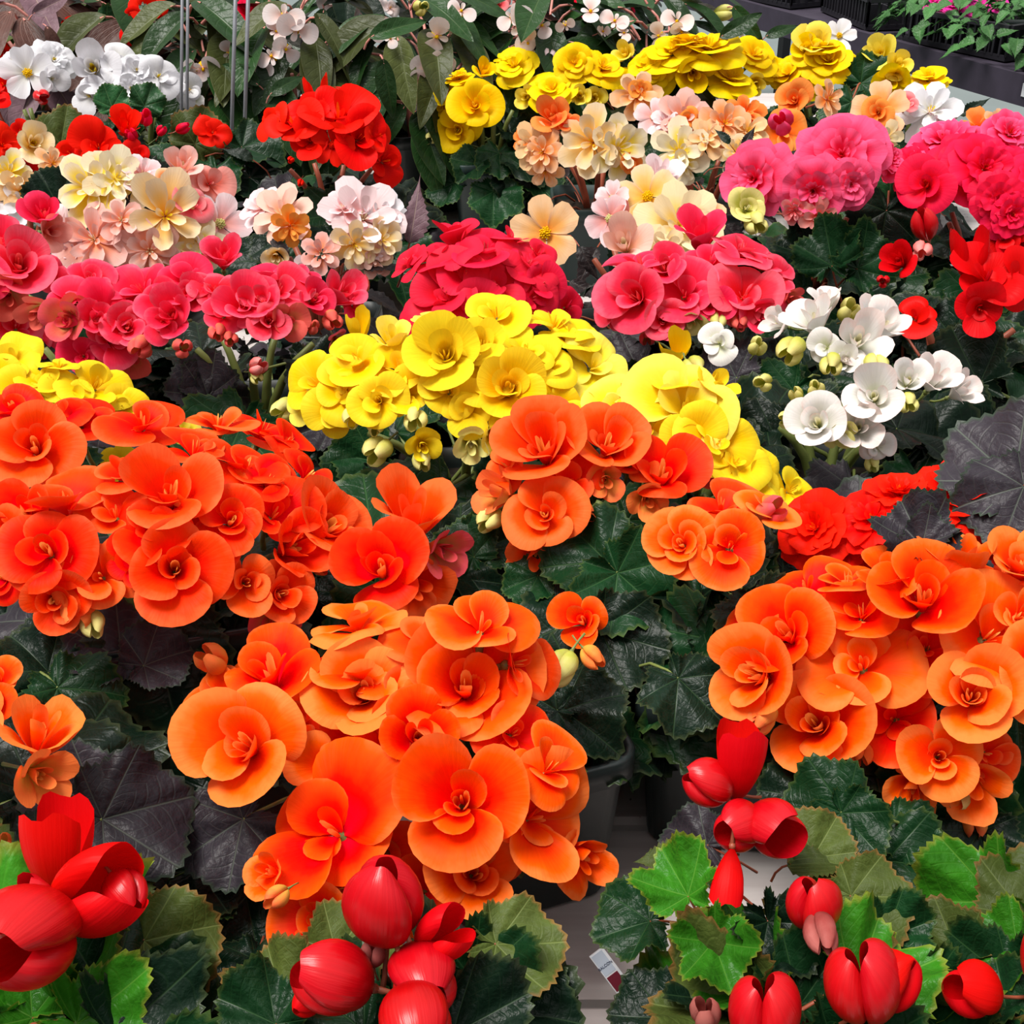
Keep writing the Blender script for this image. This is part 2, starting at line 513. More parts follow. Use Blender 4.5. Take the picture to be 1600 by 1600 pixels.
# ------------------------------------------------------------------ petals and flowers
def petal(g, az, A, L, a0, a1, r0=0.0, z0=0.0, ruf=0.0, rk=3.0, ph=0.0, skew=0.0, cup=0.0, tip=0.5, nr=8, nf=15, mi=0, notch=0.0, rim=0.0):
    """a petal that fans from the flower's axis: azimuth, half spread, length, slope at base and at tip"""
    rho = np.linspace(0, 1, nr)
    phi = np.sin(np.linspace(-PI / 2, PI / 2, nf))
    P = np.zeros((nr, nf, 3))
    U = np.zeros((nr, nf, 2))
    for j, p in enumerate(phi):
        Lp = L * (max(0.0, 1 - abs(p) ** 2.6)) ** 0.5 if tip > 0.9 else L * (0.30 + 0.70 * max(0.0, 1 - abs(p) ** 2.4) ** tip)
        Lp *= 1 - notch * math.exp(-(p / 0.25) ** 2)
        sub = 8
        r, z = r0, z0
        prev = 0.0
        for i, q in enumerate(rho):
            if i:
                for s in range(sub):
                    tt = prev + (q - prev) * (s + 0.5) / sub
                    al = a0 + (a1 - a0) * tt + (rim * max(0, tt - 0.75) * 4)
                    ds = Lp * (q - prev) / sub
                    r += math.cos(al) * ds
                    z += math.sin(al) * ds
                prev = q
            a = az + A * p * (0.45 + 0.55 * q ** 0.35)
            zz = z + ruf * q ** 2 * math.sin(rk * PI * p + ph) * L + skew * p * q * L + cup * p * p * q * L
            rr = max(r + 0.5 * ruf * q ** 2 * math.cos(rk * PI * p + ph * 1.7) * L, 0.002)
            P[i, j] = (rr * math.cos(a), rr * math.sin(a), zz)
            U[i, j] = ((p + 1) / 2, q)
    g.grid(P, U, mi)


def normalise(gs, size=1.0):
    V = np.array([p for g in gs for p in g.v])
    lo, hi = V.min(0), V.max(0)
    c = (lo + hi) / 2
    s = max(hi[0] - lo[0], hi[1] - lo[1], hi[2] - lo[2]) / 2
    for g in gs:
        g.transform(lambda p: (p - c) / s)
    return c, s


FL = {}


def reg(kind, gp, gc, stalk=True, extra=None):
    gs = [gp] + ([gc] if gc else []) + (extra or [])
    c, s = normalise(gs)
    base = -c / s
    st = None
    if stalk:
        st = Geo()
        b = Vector(base)
        pts = [b + Vector((0, 0, 0.05)), b + Vector((0.03, 0.02, -0.5)), b + Vector((0.12, 0.05, -0.85)), b + Vector((0.26, 0.08, -1.15))]
        st.tube(pts, [0.10, 0.06, 0.06, 0.07], 6)
        # two little green bracts under the petals
        st.ball(tuple(b + Vector((0, 0, -0.04))), 0.13, 4, 6)
    FL.setdefault(kind, []).append((
        gp.mesh('flower_' + kind, [M['orange']]),
        gc.mesh('flower_center_' + kind, [M['c_yellow']]) if gc else None,
        st.mesh('flower_stalk', [M['stem_green']]) if st else None,
        [x.mesh('petal_' + kind, [M['orange']]) for x in (extra or [])]))


rnd = random.Random(11)
U_ = rnd.uniform
for v in range(9):        # rose-shaped double flower: broad cupped petals in a loose spiral
    g, c = Geo(), Geo()
    n1 = rnd.choice((3, 4, 4))
    o0 = U_(0, 6.28)
    opn = U_(-6, 16)
    for i in range(n1):
        petal(g, o0 + i * 2 * PI / n1 + U_(-.3, .3), R(U_(64, 82)), U_(.9, 1.12), R(46 + opn + U_(-12, 10)), R(26 + opn + U_(-22, 14)),
              ruf=U_(.015, .045), rk=U_(1, 2.2), ph=U_(0, 6), skew=U_(.06, .2), cup=U_(.0, .12), tip=.45, nf=21, rim=U_(-1.0, 0.1))
    n2 = rnd.choice((2, 3, 3))
    for i in range(n2):
        petal(g, o0 + .7 + i * 2 * PI / n2 + U_(-.35, .35), R(U_(62, 88)), U_(.66, .92), R(62 + opn * .6 + U_(-8, 8)), R(54 + opn * .6 + U_(-18, 18)), r0=.02, z0=.03,
              ruf=U_(.01, .04), rk=U_(1, 2.2), ph=U_(0, 6), skew=U_(.08, .22), tip=.45, nf=17, rim=U_(-.8, 0.3))
    for i in range(rnd.choice((2, 3))):
        petal(g, o0 + 1.7 + i * 2.3 + U_(-.4, .4), R(U_(60, 95)), U_(.42, .66), R(72 + U_(-6, 6)), R(70 + U_(-14, 18)), r0=.04, z0=.05,
              ruf=U_(.01, .03), rk=1.5, ph=U_(0, 6), skew=U_(.08, .2), tip=.45, rim=U_(-.6, .2))
    for i in range(2):
        petal(c, o0 + i * 2.7 + U_(-.5, .5), R(U_(50, 80)), U_(.42, .60), R(80), R(90), r0=.05, z0=.12, skew=U_(.08, .16), tip=.5, nr=6, nf=9)
    petal(c, o0 + 1, R(50), .52, R(86), R(92), r0=.02, z0=.12, tip=.6, nr=5, nf=7)
    reg('rose', g, c)
for v in range(8):        # wide open flower, a few big round petals and a small curled heart
    g, c = Geo(), Geo()
    o0 = U_(0, 6.28)
    n1 = rnd.choice((3, 4, 4))
    for i in range(n1):
        petal(g, o0 + i * 2 * PI / n1 + U_(-.25, .25), R(U_(58, 74)), (1.1, .82)[i % 2] * U_(.92, 1.06), R(38 + U_(-12, 14)), R(10 + U_(-24, 24)),
              ruf=U_(.02, .055), rk=U_(1, 2.4), ph=U_(0, 6), skew=U_(-.06, .16), cup=U_(0, .14), tip=.45, nf=21, rim=U_(-1.0, 0.1))
    for i in range(rnd.choice((1, 2, 2))):
        petal(g, o0 + .8 + i * 2.6 + U_(-.4, .4), R(U_(54, 80)), U_(.5, .82), R(54 + U_(-10, 10)), R(36 + U_(-20, 30)), z0=.03,
              ruf=U_(.02, .04), rk=1.5, ph=U_(0, 6), skew=U_(.06, .18), tip=.45, nf=17, rim=U_(-.7, .2))
    for i in range(rnd.choice((1, 2))):
        petal(g, o0 + i * PI + U_(-.5, .5), R(U_(40, 70)), U_(.3, .48), R(72), R(66 + U_(-14, 22)), r0=.02, z0=.04, skew=U_(.05, .16), tip=.5)
    for i in range(2):
        petal(c, o0 + i * PI + 1.2, R(46), U_(.32, .48), R(82), R(92), r0=.03, z0=.08, skew=.08, tip=.5, nr=5, nf=7)
    reg('open', g, c)
for v in range(6):        # ruffled many-petalled double flower
    g, c = Geo(), Geo()
    o0 = U_(0, 6.28)
    for ring, (n, L, a0, a1, A) in enumerate(((5, 1.0, 16, -10, 54), (5, .88, 32, 8, 52), (5, .70, 48, 24, 52), (4, .52, 62, 44, 52), (3, .36, 74, 62, 60))):
        for i in range(n):
            petal(g, o0 + ring * .55 + i * 2 * PI / n + U_(-.2, .2), R(A + U_(-6, 6)), L * U_(.88, 1.08), R(a0 + U_(-8, 8)), R(a1 + U_(-18, 14)), z0=.02 * ring,
                  ruf=U_(.03, .06), rk=U_(2, 4.0), ph=U_(0, 6), skew=U_(-.08, .14), tip=.4, nf=17, notch=U_(0, .12), rim=U_(-.5, .1))
    for i in range(3):
        petal(c, o0 + i * 2.09, R(60), U_(.22, .30), R(82), R(84), r0=.02, z0=.1, ruf=.08, ph=U_(0, 6), tip=.5, nr=5, nf=9)
    reg('double', g, c)
for v in range(5):        # full double head with smooth broad petals
    g, c = Geo(), Geo()
    o0 = U_(0, 6.28)
    for ring, (n, L, a0, a1, A) in enumerate(((5, 1.0, 22, -14, 58), (4, .84, 40, 8, 60), (4, .64, 56, 30, 60), (3, .46, 70, 56, 62))):
        for i in range(n):
            petal(g, o0 + ring * .6 + i * 2 * PI / n + U_(-.25, .25), R(A + U_(-6, 8)), L * U_(.88, 1.08), R(a0 + U_(-8, 8)), R(a1 + U_(-16, 14)), z0=.02 * ring,
                  ruf=U_(.015, .035), rk=U_(1.5, 3), ph=U_(0, 6), skew=U_(-.06, .16), tip=.42, nf=17, rim=U_(-.8, .1))
    for i in range(2):
        petal(c, o0 + i * 2.8, R(60), U_(.3, .4), R(80), R(88), r0=.02, z0=.1, ruf=.04, tip=.5, nr=5, nf=9)
    reg('pompon', g, c)
for v in range(4):        # loose double with separate pointed petals
    g, c = Geo(), Geo()
    o0 = U_(0, 6.28)
    for ring, (n, L, a0, a1, A) in enumerate(((6, 1.0, 14, 0, 33), (5, .8, 36, 26, 30), (4, .55, 60, 50, 30))):
        for i in range(n):
            petal(g, o0 + ring * .5 + i * 2 * PI / n + U_(-.15, .15), R(A), L * U_(.85, 1.08), R(a0 + U_(-8, 8)), R(a1 + U_(-16, 12)), z0=.02 * ring,
                  ruf=U_(.02, .04), rk=2, ph=U_(0, 6), cup=U_(.02, .15), tip=.62, nf=9)
    for i in range(5):
        petal(c, o0 + i * 1.25, R(22), U_(.25, .36), R(70), R(72), r0=.01, z0=.05, tip=.6, nr=5, nf=5)
    reg('loose', g, c)
for v in range(4):        # single flower with a ball of stamens
    g, c = Geo(), Geo()
    o0 = U_(0, 6.28)
    for i in range(5):
        petal(g, o0 + i * 2 * PI / 5 + U_(-.12, .12), R((42, 34)[i % 2]), U_(.88, 1.05), R(20 + U_(-6, 6)), R(U_(-12, 10)), ruf=U_(.02, .05), rk=2.5, ph=U_(0, 6),
              cup=U_(0, .1), tip=.45, notch=U_(0, .12), nf=11)
    for i in range(26):
        a, q = i * 2.4, math.sqrt(i / 26) * .15
        c.ball((q * math.cos(a), q * math.sin(a), .20 - q * .5), .035, 3, 5)
    c.ball((0, 0, .10), .10, 4, 7)
    reg('single', g, c)
for v in range(4):        # side view cup, half open
    g, c = Geo(), Geo()
    o0 = U_(0, 6.28)
    for i in range(4):
        petal(g, o0 + i * PI / 2 + U_(-.2, .2), R(U_(56, 66)), U_(.92, 1.1), R(58 + U_(-5, 5)), R(66 + U_(-18, 12)), ruf=U_(.01, .04), rk=2, ph=U_(0, 6), skew=U_(.03, .1), tip=.5, rim=U_(-1.2, 0))
    for i in range(3):
        petal(g, o0 + .6 + i * 2.09, R(64), U_(.75, .88), R(74), R(82), r0=.02, z0=.03, skew=U_(.05, .12), tip=.5)
    for i in range(3):
        petal(c, o0 + i * 2.09, R(70), U_(.5, .6), R(82), R(94), r0=.05, z0=.06, skew=.1, tip=.5, nr=5, nf=7)
    reg('cup', g, c)
for v in range(4):        # closed clam-like bloom of two valves; each valve a petal of its own
    g1, g2 = Geo(), Geo()
    op = (0, 4, 10, 18)[v]
    for gg, az in ((g1, 0), (g2, PI)):
        petal(gg, az + (.25 if gg is g2 else 0), R(100 - op * .8), 1.35 * (1 if gg is g1 else .94), R(2 + op * .5), R(172 - op * 2.6), r0=.02, ruf=.010, rk=2.5, ph=az, skew=.03, tip=.34, nr=14, nf=23)
    for gg in (g1, g2):
        gg.transform(lambda p: (p[0] * .85, p[1] * 1.05, p[2] * 1.05))
    reg('valve', g1, None, True, [g2])
for v in range(2):        # tall upright two-petalled flower with ruffled tip
    g1, g2 = Geo(), Geo()
    for gg, az, L in ((g1, 0, 1.0), (g2, PI, .95)):
        petal(gg, az, R(66), 1.5 * L, R(42), R(96 - v * 8), r0=.02, ruf=.03, rk=2.5, ph=az + v, skew=.04, tip=.35, nr=10, nf=15, notch=.08)
    for gg in (g1, g2):
        gg.transform(lambda p: (p[0] * .8, p[1] * 1.0, p[2]))
    reg('tulip', g1, None, True, [g2])
for v in range(3):        # small closed bud
    g = Geo()
    for i in range(3):
        petal(g, i * 2.09 + U_(-.2, .2), R(66), 1.25, R(20), R(140 + U_(-10, 5)), r0=.01, skew=.06, tip=.42, nr=9, nf=9)
    reg('bud', g, None)
for v in range(3):        # hanging wing flower: two round petals over a winged seed pod
    g, c = Geo(), Geo()
    for az, L in ((0, 1.0), (PI, .95), (PI / 2, .55), (-PI / 2, .5)):
        petal(g, az + U_(-.1, .1), R(52 if L > .8 else 26), L, R(30 + U_(-8, 8)), R(U_(-5, 20)), cup=.1, tip=.5)
    for i in range(3):
        a = i * 2.09
        c.ball((.1 * math.cos(a), .1 * math.sin(a), -.22), .22, 5, 6, (.8, .8, 1.1))
    c.ball((0, 0, .12), .1, 4, 6)
    reg('wing', g, c)


# ------------------------------------------------------------------ leaves
def leaf_mesh(kind, seed):
    r = random.Random(seed)
    g = Geo()
    if kind == 'round':
        nr, nf = 9, 81
        P = np.zeros((nr, nf, 3)); U = np.zeros((nr, nf, 2))
        asym, cupv, ruf, fold = r.uniform(-.12, .12), r.uniform(-.30, .12), r.uniform(.06, .13), r.uniform(0, .35)
        ph, k2 = r.uniform(0, 6), r.choice((5, 6, 7))
        lob = r.uniform(.03, .07)
        for j in range(nf):
            u = j / (nf - 1)
            phi = (u - .5) * 2 * PI * .985
            Rp = .70 + .30 * math.cos(phi) + asym * math.sin(phi) + lob * math.cos(7 * phi)
            Rp *= 1 - .38 * max(0, abs(phi) / PI - .82) / .18
            tooth = (.035 if j % 2 else -.02) * (1 + .4 * math.sin(j * 1.7))
            for i in range(nr):
                q = i / (nr - 1)
                rr = q * (Rp + (tooth if i == nr - 1 else 0))
                x, y = rr * math.sin(phi), rr * math.cos(phi)
                z = .11 * q * abs(math.sin(3.5 * phi)) + cupv * q * q + ruf * q ** 3 * math.sin(k2 * phi + ph) * 1.2 + fold * abs(x)
                z -= .10 * max(0, y) ** 2
                P[i, j] = (x, y, z)
                U[i, j] = (u, q)
        g.grid(P, U, 0)
    elif kind == 'crinkle':
        nr, nf = 11, 97
        P = np.zeros((nr, nf, 3)); U = np.zeros((nr, nf, 2))
        ph, ph2 = r.uniform(0, 6), r.uniform(0, 6)
        cupv = r.uniform(-.1, .3)
        r_fold = r.uniform(0.2, 1.6)
        for j in range(nf):
            u = j / (nf - 1)
            phi = (u - .5) * 2 * PI * .985
            Rp = .72 + .28 * math.cos(phi) + .08 * math.cos(7 * phi) + .05 * math.sin(4 * phi + ph)
            Rp *= 1 - .38 * max(0, abs(phi) / PI - .82) / .18
            tooth = (.045 if j % 2 else -.02) * (1 + .5 * math.sin(j * 2.3))
            for i in range(nr):
                q = i / (nr - 1)
                rr = q * (Rp + (tooth if i == nr - 1 else 0))
                x, y = rr * math.sin(phi), rr * math.cos(phi)
                z = .10 * q * abs(math.sin(3.5 * phi)) + cupv * q * q + .30 * abs(x) * r_fold + .24 * q ** 2.2 * math.sin(4 * phi + ph) + .09 * q ** 3 * math.sin(11 * phi + ph2)
                P[i, j] = (x, y, z)
                U[i, j] = (u, q)
        g.grid(P, U, 0)
    else:
        # lengthwise leaf: 'wing' smooth and lopsided, 'point' narrow and toothed, 'fan' toothed half-folded
        nl, nw = (21, 11) if kind != 'fan' else (25, 13)
        P = np.zeros((nl, nw, 3)); U = np.zeros((nl, nw, 2))
        fold, droop, twist, ph = r.uniform(.2, .5), r.uniform(.15, .5), r.uniform(-.3, .3), r.uniform(0, 6)
        W = {'wing': .36, 'point': .30, 'fan': .52}[kind]
        for i in range(nl):
            t = i / (nl - 1)
            prof = {'wing': math.sin(PI * min(1, t ** .8)) ** .75, 'point': math.sin(PI * t ** .62) ** 1.0, 'fan': math.sin(PI * t ** .6) ** .7}[kind]
            for j in range(nw):
                s = (j / (nw - 1)) * 2 - 1
                w = W * prof * (1.0 if s > 0 else .72) + .002
                if kind != 'wing' and abs(s) > .99:
                    w *= 1.10 if i % 2 else .90
                x = s * w
                y = t - (.10 * abs(s) * (1 - t) if kind == 'wing' else .16 * abs(s) * (t))
                z = fold * abs(x) - droop * t * t + twist * x * t + .02 * math.sin(t * 9 + ph) * abs(s) * 1.5
                if kind != 'wing':
                    z += .02 * math.cos(i * PI / 2 + abs(s) * 2) * abs(s)
                P[i, j] = (x, y * 1.55, z)
                U[i, j] = ((s + 1) / 2, abs(s) ** 3 if kind != 'wing' else abs(s) ** 3)
        # lengthwise coordinate for side veins is folded into v by the edge distance
        for i in range(nl):
            for j in range(nw):
                s = abs(U[i, j, 0] - .5) * 2
                U[i, j, 1] = min(.92, i / (nl - 1)) if s < .95 else 1.0
        P[:, :, 1] -= .5 * 1.55 * .0
        g.grid(P, U, 0)
    # leaf stalk, from the blade's foot down and back
    q = .4 if kind in ('wing', 'fan') else 1.0
    g.tube([(0, 0.0, -.005), (0, -.25 * q, -.10 * q), (.03, -.62 * q, -.42 * q), (.06, -.85 * q, -.95 * q)], [.022, .025, .028, .03], 6, mi=1, cap=False)
    return g.mesh('leaf_' + kind, [M['leaf_dark'], M['stem_green']])


LF = {k: [leaf_mesh(k, 100 + i) for i in range(n)] for k, n in (('round', 7), ('crinkle', 5), ('wing', 5), ('point', 5), ('fan', 3))}


def orient(n, tip):
    """matrix whose Z is n and whose Y leans to tip"""
    n = n.normalized()
    y = tip - n * tip.dot(n)
    if y.length < 1e-4:
        y = Vector((0, 1, 0)) - n * n.y
    y.normalize()
    x = y.cross(n)
    return Matrix((x, y, n)).transposed().to_4x4()


# ------------------------------------------------------------------ pot
def rsquare(h, rad, z, seg=5):
    pts = []
    for cx, cy, a0 in ((1, 1, 0), (-1, 1, 90), (-1, -1, 180), (1, -1, 270)):
        for k in range(seg):
            a = R(a0 + 90 * k / (seg - 1))
            pts.append((cx * (h - rad) + rad * math.cos(a), cy * (h - rad) + rad * math.sin(a), z))
    return pts


def pot_mesh(w, hgt, mat):
    g = Geo()
    t = w / 2
    b = t * .80
    rings = [(b * .5, 0.002), (b - .004, 0.0), (b, 0.004), (t * .92, hgt * .84), (t * .93, hgt * .85), (t, hgt * .855), (t, hgt * .99), (t - .001, hgt), (t - .004, hgt), (t - .005, hgt * .86), (t * .88, hgt * .82), (t * .80, hgt * .55)]
    P = np.array([rsquare(h, max(h * .28, .006), z) for h, z in rings])
    g.grid(P, np.zeros((len(rings), P.shape[1], 2)), close=True)
    n = P.shape[1]
    g.f.append(tuple(reversed(range(n)))); g.uv.append([(0, 0)] * n); g.mi.append(0)
    me = g.mesh('pot', [mat])
    return me


def soil_mesh(w, hgt):
    g = Geo()
    h = w / 2 * .89
    r = random.Random(3)
    rings = [(h * q, hgt * .84 + .004 * (1 - q)) for q in (1, .8, .6, .4, .2, .02)]
    P = np.array([rsquare(a, max(a * .28, .0004), z) for a, z in rings])
    P[:, :, 2] += np.array([[r.uniform(-.002, .003) for _ in range(P.shape[1])] for _ in rings])
    g.grid(P, np.zeros((len(rings), P.shape[1], 2)), close=True)
    n = P.shape[1]
    b = (len(rings) - 1) * n
    g.f.append(tuple(b + k for k in range(n))); g.uv.append([(0, 0)] * n); g.mi.append(0)
    return g.mesh('soil', [M['soil']])


POT = {}


def get_pot(w, h, mk):
    key = (w, h, mk)
    if key not in POT:
        POT[key] = (pot_mesh(w, h, M[mk]), soil_mesh(w, h))
    return POT[key]


# ------------------------------------------------------------------ plants
PAL = {   # petal material, centre material, bud material
    'orange': ('orange', 'c_orange', 'bud_orange'), 'orange_deep': ('orange_deep', 'c_orange', 'bud_orange'), 'red_orange': ('red_orange', 'c_fire', 'red_orange'),
    'vivid_red': ('vivid_red', 'c_fire', 'vivid_red'), 'red': ('red', 'c_red', 'red_bud'), 'red_bud': ('red_bud', 'c_red', 'red_bud'), 'coral': ('coral', 'c_pink', 'bud_coral'), 'crimson': ('crimson', 'c_pink', 'bud_coral'),
    'hot_pink': ('hot_pink', 'c_red', 'hot_pink'), 'rose_red': ('rose_red', 'c_red', 'rose_red'), 'yellow': ('yellow', 'c_yellow', 'bud_green'),
    'yellow_pale': ('yellow_pale', 'c_yellow', 'bud_green'), 'gold': ('gold', 'c_yellow', 'yellow_pale'), 'white': ('white', 'c_pale', 'bud_green'),
    'white_pure': ('white_pure', 'c_yellow', 'white'), 'cream': ('cream', 'c_yellow', 'peach'), 'lemon_white': ('lemon_white', 'c_yellow', 'cream'),
    'peach': ('peach', 'c_yellow', 'apricot'), 'peach_pink': ('peach_pink', 'c_pale', 'peach_pink'), 'pink_pale': ('pink_pale', 'c_pale', 'salmon'),
    'salmon': ('salmon', 'c_pink', 'salmon'), 'apricot': ('apricot', 'c_orange', 'apricot'), 'wing': ('wing', 'c_yellow', 'pink_pale'),
    'dusky': ('dusky', 'c_red', 'dusky'), 'bud_green': ('bud_green', 'c_pale', 'bud_green'), 'bud_orange': ('bud_orange', 'c_orange', 'bud_orange'), 'bud_coral': ('bud_coral', 'c_pink', 'bud_coral'),
    'magenta': ('magenta', 'c_pink', 'magenta')}
PRND = random.Random(5)
MAXQ = 0


def put_flower(root, base, world_p, radius, axis, kind, pal, stem, roll=None):
    axis = axis.normalized()
    variants = FL[kind]
    me, mc, ms, extra = variants[PRND.randrange(len(variants))]
    q = axis.to_track_quat('Z', 'Y') @ Quaternion((0, 0, 1), PRND.uniform(0, 2 * PI) if roll is None else R(roll))
    mtx = Matrix.Translation(world_p - base) @ q.to_matrix().to_4x4() @ Matrix.Scale(radius, 4)
    pm, cm, bm = PAL[pal]
    mat = M[bm] if kind == 'bud' else M[pm]
    f = link('flower_bud' if kind in ('bud', 'valve') else 'flower', me, root, mtx, [mat])
    for x in extra:
        link('petal', x, f, None, [mat])
    if mc:
        link('flower_center', mc, f, None, [M[cm]])
    if ms:
        link('flower_stalk', ms, f, None, [M[stem]])
    return f


def plant(label, cx, cy, hc, rx, flowers, pal='orange', kind='rose', zf=.55, leaves=(), n_leaf=22, lkind='round', lmats=('leaf_dark',), lsize=.05, lspread=1.0,
          pot=(.115, .115, 'pot'), stem='stem_green', group=None, rz=None, df=.85, hand=(), name='potted_begonia', ls_z=(.06, .15), group_name=None):
    """a potted plant whose dome of flowers is centred over its pot: centre of the dome in the picture, its height over the bench and its reach"""
    c = at(cx, cy, hc)
    base = Vector((c.x, c.y, 0))
    sc = pxscale(c)
    Rxy = rx / sc
    Rz = Rxy * zf
    Ry = Rxy * df
    root = empty(name, base, label, 'potted plant', group)
    r = PRND
    pm, sm = get_pot(*pot)
    prz = r.uniform(-.5, .5) if rz is None else R(rz)
    rm = Matrix.Rotation(prz, 4, 'Z')
    link('pot', pm, root, rm)
    link('soil', sm, root, rm)
    toc = (EYE - c).normalized()
    # main stems
    for k in range(5):
        a = k * 2.4 + r.uniform(-.3, .3)
        rr = Rxy * r.uniform(.2, .55)
        p0 = Vector((.012 * math.cos(a), .012 * math.sin(a), pot[1] * .80))
        p2 = Vector((rr * math.cos(a), rr * math.sin(a), hc - .02))
        p1 = (p0 + p2) / 2 + Vector((-.25 * rr * math.cos(a), -.25 * rr * math.sin(a), .01))
        pts = [p0 * (1 - t) ** 2 + p1 * 2 * t * (1 - t) + p2 * t * t for t in (0, .25, .5, .75, 1)]
        g = Geo()
        g.tube(pts, [.005, .0045, .004, .0035, .003], 7)
        link('stem', g.mesh('stem', [M[stem]]), root)
    for fl in flowers:
        x, y, d = fl[:3]
        fk = fl[3] if len(fl) > 3 and fl[3] else kind
        fp = fl[4] if len(fl) > 4 and fl[4] else pal
        face = fl[5] if len(fl) > 5 else None
        dr = ray(x, y)
        # meet the dome; a ray that passes it takes its nearest point
        S = Vector((1 / Rxy, 1 / Ry, 1 / Rz))
        o_ = EYE - c
        oo = Vector((o_.x * S.x, o_.y * S.y, o_.z * S.z))
        dd = Vector((dr.x * S.x, dr.y * S.y, dr.z * S.z))
        A_, B_, C_ = dd.dot(dd), 2 * oo.dot(dd), oo.dot(oo) - 1
        disc = B_ * B_ - 4 * A_ * C_
        t = (-B_ - math.sqrt(disc)) / (2 * A_) if disc > 0 else -B_ / (2 * A_)
        p = EYE + dr * t
        if len(fl) > 6:
            p = at(x, y, fl[6])
        if p.z < .04:
            p = at(x, y, .04)
        n = p - c
        n = Vector((n.x / Rxy ** 2, n.y / Ry ** 2, n.z / Rz ** 2)).normalized()
        rad = d / 2 / pxscale(p)
        push = .35 if fk == 'rose' else (-.7 if fp == 'orange_deep' and pal == 'orange' else 0)
        if len(fl) < 7 and d > 60:
            p = p - dr * (rad * push)
            rad = d / 2 / pxscale(p)
        rt = RGT
        upv = Vector((0, 0, 1))
        if face is None:
            axis = n * .75 + toc * .55 + upv * .25 + Vector((r.uniform(-.2, .2), r.uniform(-.2, .2), r.uniform(-.15, .15)))
            if fk in ('bud', 'cup', 'tulip', 'valve'):
                axis = n * .8 + upv * (.5 if fk != 'bud' else -.1) + toc * .15 + Vector((r.uniform(-.4, .4), r.uniform(-.3, .3), 0))
            roll = None
        else:
            # axis told as a lean to the right, a lean upward and a share towards the viewer's side
            axis = RGT * face[0] + UPI * face[1] + toc * (face[2] if len(face) > 2 else .6)
            roll = face[3] if len(face) > 3 else None
        put_flower(root, base, p, rad * 1.08, axis, fk, fp, stem, roll)
    for k in range(n_leaf):
        a = k * 2.39996 + r.uniform(-.35, .35)
        t = math.sqrt((k + .5) / n_leaf)
        rr = Rxy * lspread * (.30 + .72 * t)
        z = ls_z[1] - (ls_z[1] - ls_z[0]) * t ** 1.5 + r.uniform(-.012, .012)
        sz = lsize * r.uniform(.75, 1.2)
        out = Vector((math.cos(a), math.sin(a), 0))
        nrm = Vector((0, 0, 1)) + out * (.25 + .75 * t) * r.uniform(.5, 1.2) + toc * r.uniform(.1, .5)
        tip = out + Vector((r.uniform(-.6, .6), r.uniform(-.6, .6), r.uniform(-.3, .2)))
        mtx = Matrix.Translation(Vector((rr * math.cos(a), rr * math.sin(a), z))) @ orient(nrm, tip) @ Matrix.Scale(sz, 4)
        link('leaf', LF[lkind][r.randrange(len(LF[lkind]))], root, mtx, [M[lmats[r.randrange(len(lmats))]], M[stem]])
    # leaves seen one by one: x, y of the blade's foot, length in pixels, height over the bench, tip direction in degrees (0 right, 90 up), lean, material, kind
    for h in hand:
        x, y, d, z, ang, lean, lm = h[:7]
        lk = h[7] if len(h) > 7 else lkind
        p = at(x, y, z)
        s_ = d / pxscale(p) / (1.02 if lk in ('round', 'crinkle') else 1.55)
        nrm = toc + RGT * lean[0] + UPI * lean[1]
        tip = RGT * math.cos(R(ang)) + UPI * math.sin(R(ang))
        mtx = Matrix.Translation(p - base) @ orient(nrm, tip) @ Matrix.Scale(s_, 4)
        link('leaf', LF[lk][r.randrange(len(LF[lk]))], root, mtx, [M[lm], M[stem]])
    return root


G_OR, G_YE, G_PK, G_RD, G_PE, G_WH, G_AW = ('orange begonias in pots', 'yellow begonias in pots', 'pink begonias in pots', 'red begonias in pots',
                                            'peach begonias in pots', 'white begonias in pots', 'wing leaved begonias in pots')
DK = ('leaf_dark', 'leaf_dark', 'leaf_mid', 'leaf_purple')
GR = ('leaf_mid', 'leaf_dark', 'leaf_mid')
PT = ('leaf_maroon', 'leaf_maroon', 'leaf_dark')
BIG = (.15, .145, 'pot')
MID = (.11, .11, 'pot')
SML = (.10, .105, 'pot')
GRN = (.118, .112, 'pot_green')

# --- front row: red begonias with crinkled leaves, nearest the viewer
plant('red begonia with dark leaves in the front row beside a long-stemmed orange bloom', 95, 1560, .15, 260, [
    (92, 1330, 165, 'tulip', 'red', (-.05, 1, .25, 90)), (40, 1462, 185, 'valve', 'red_bud', (-.35, -.25, .75, 80)), (148, 1398, 145, 'valve', 'red', (.85, .45, .2, 20)),
    (195, 1395, 80, 'valve', 'red_bud', (.3, -.5, .5)), (55, 1405, 80, 'bud', 'red', (-.3, .4, .3))],
    'red', 'valve', lkind='crinkle', lmats=('leaf_mid', 'leaf_dark', 'leaf_bright'), n_leaf=16, lsize=.05, pot=SML, stem='stem_red', group=G_RD, lspread=.8, hand=[
    (225, 1470, 125, .135, -40, (.2, .2), 'leaf_olive', 'round'), (170, 1560, 150, .13, 40, (.1, .6), 'leaf_mid', 'crinkle'), (50, 1590, 110, .13, 150, (0, .5), 'leaf_bright', 'crinkle'),
    (10, 1560, 120, .13, 80, (0, .3), 'leaf_bright', 'crinkle'), (20, 1370, 90, .12, 120, (0, .3), 'leaf_olive', 'round'), (205, 1420, 100, .12, 80, (.3, .2), 'leaf_olive', 'fan'),
    (120, 1600, 120, .14, -20, (0, .6), 'leaf_bright', 'crinkle')])
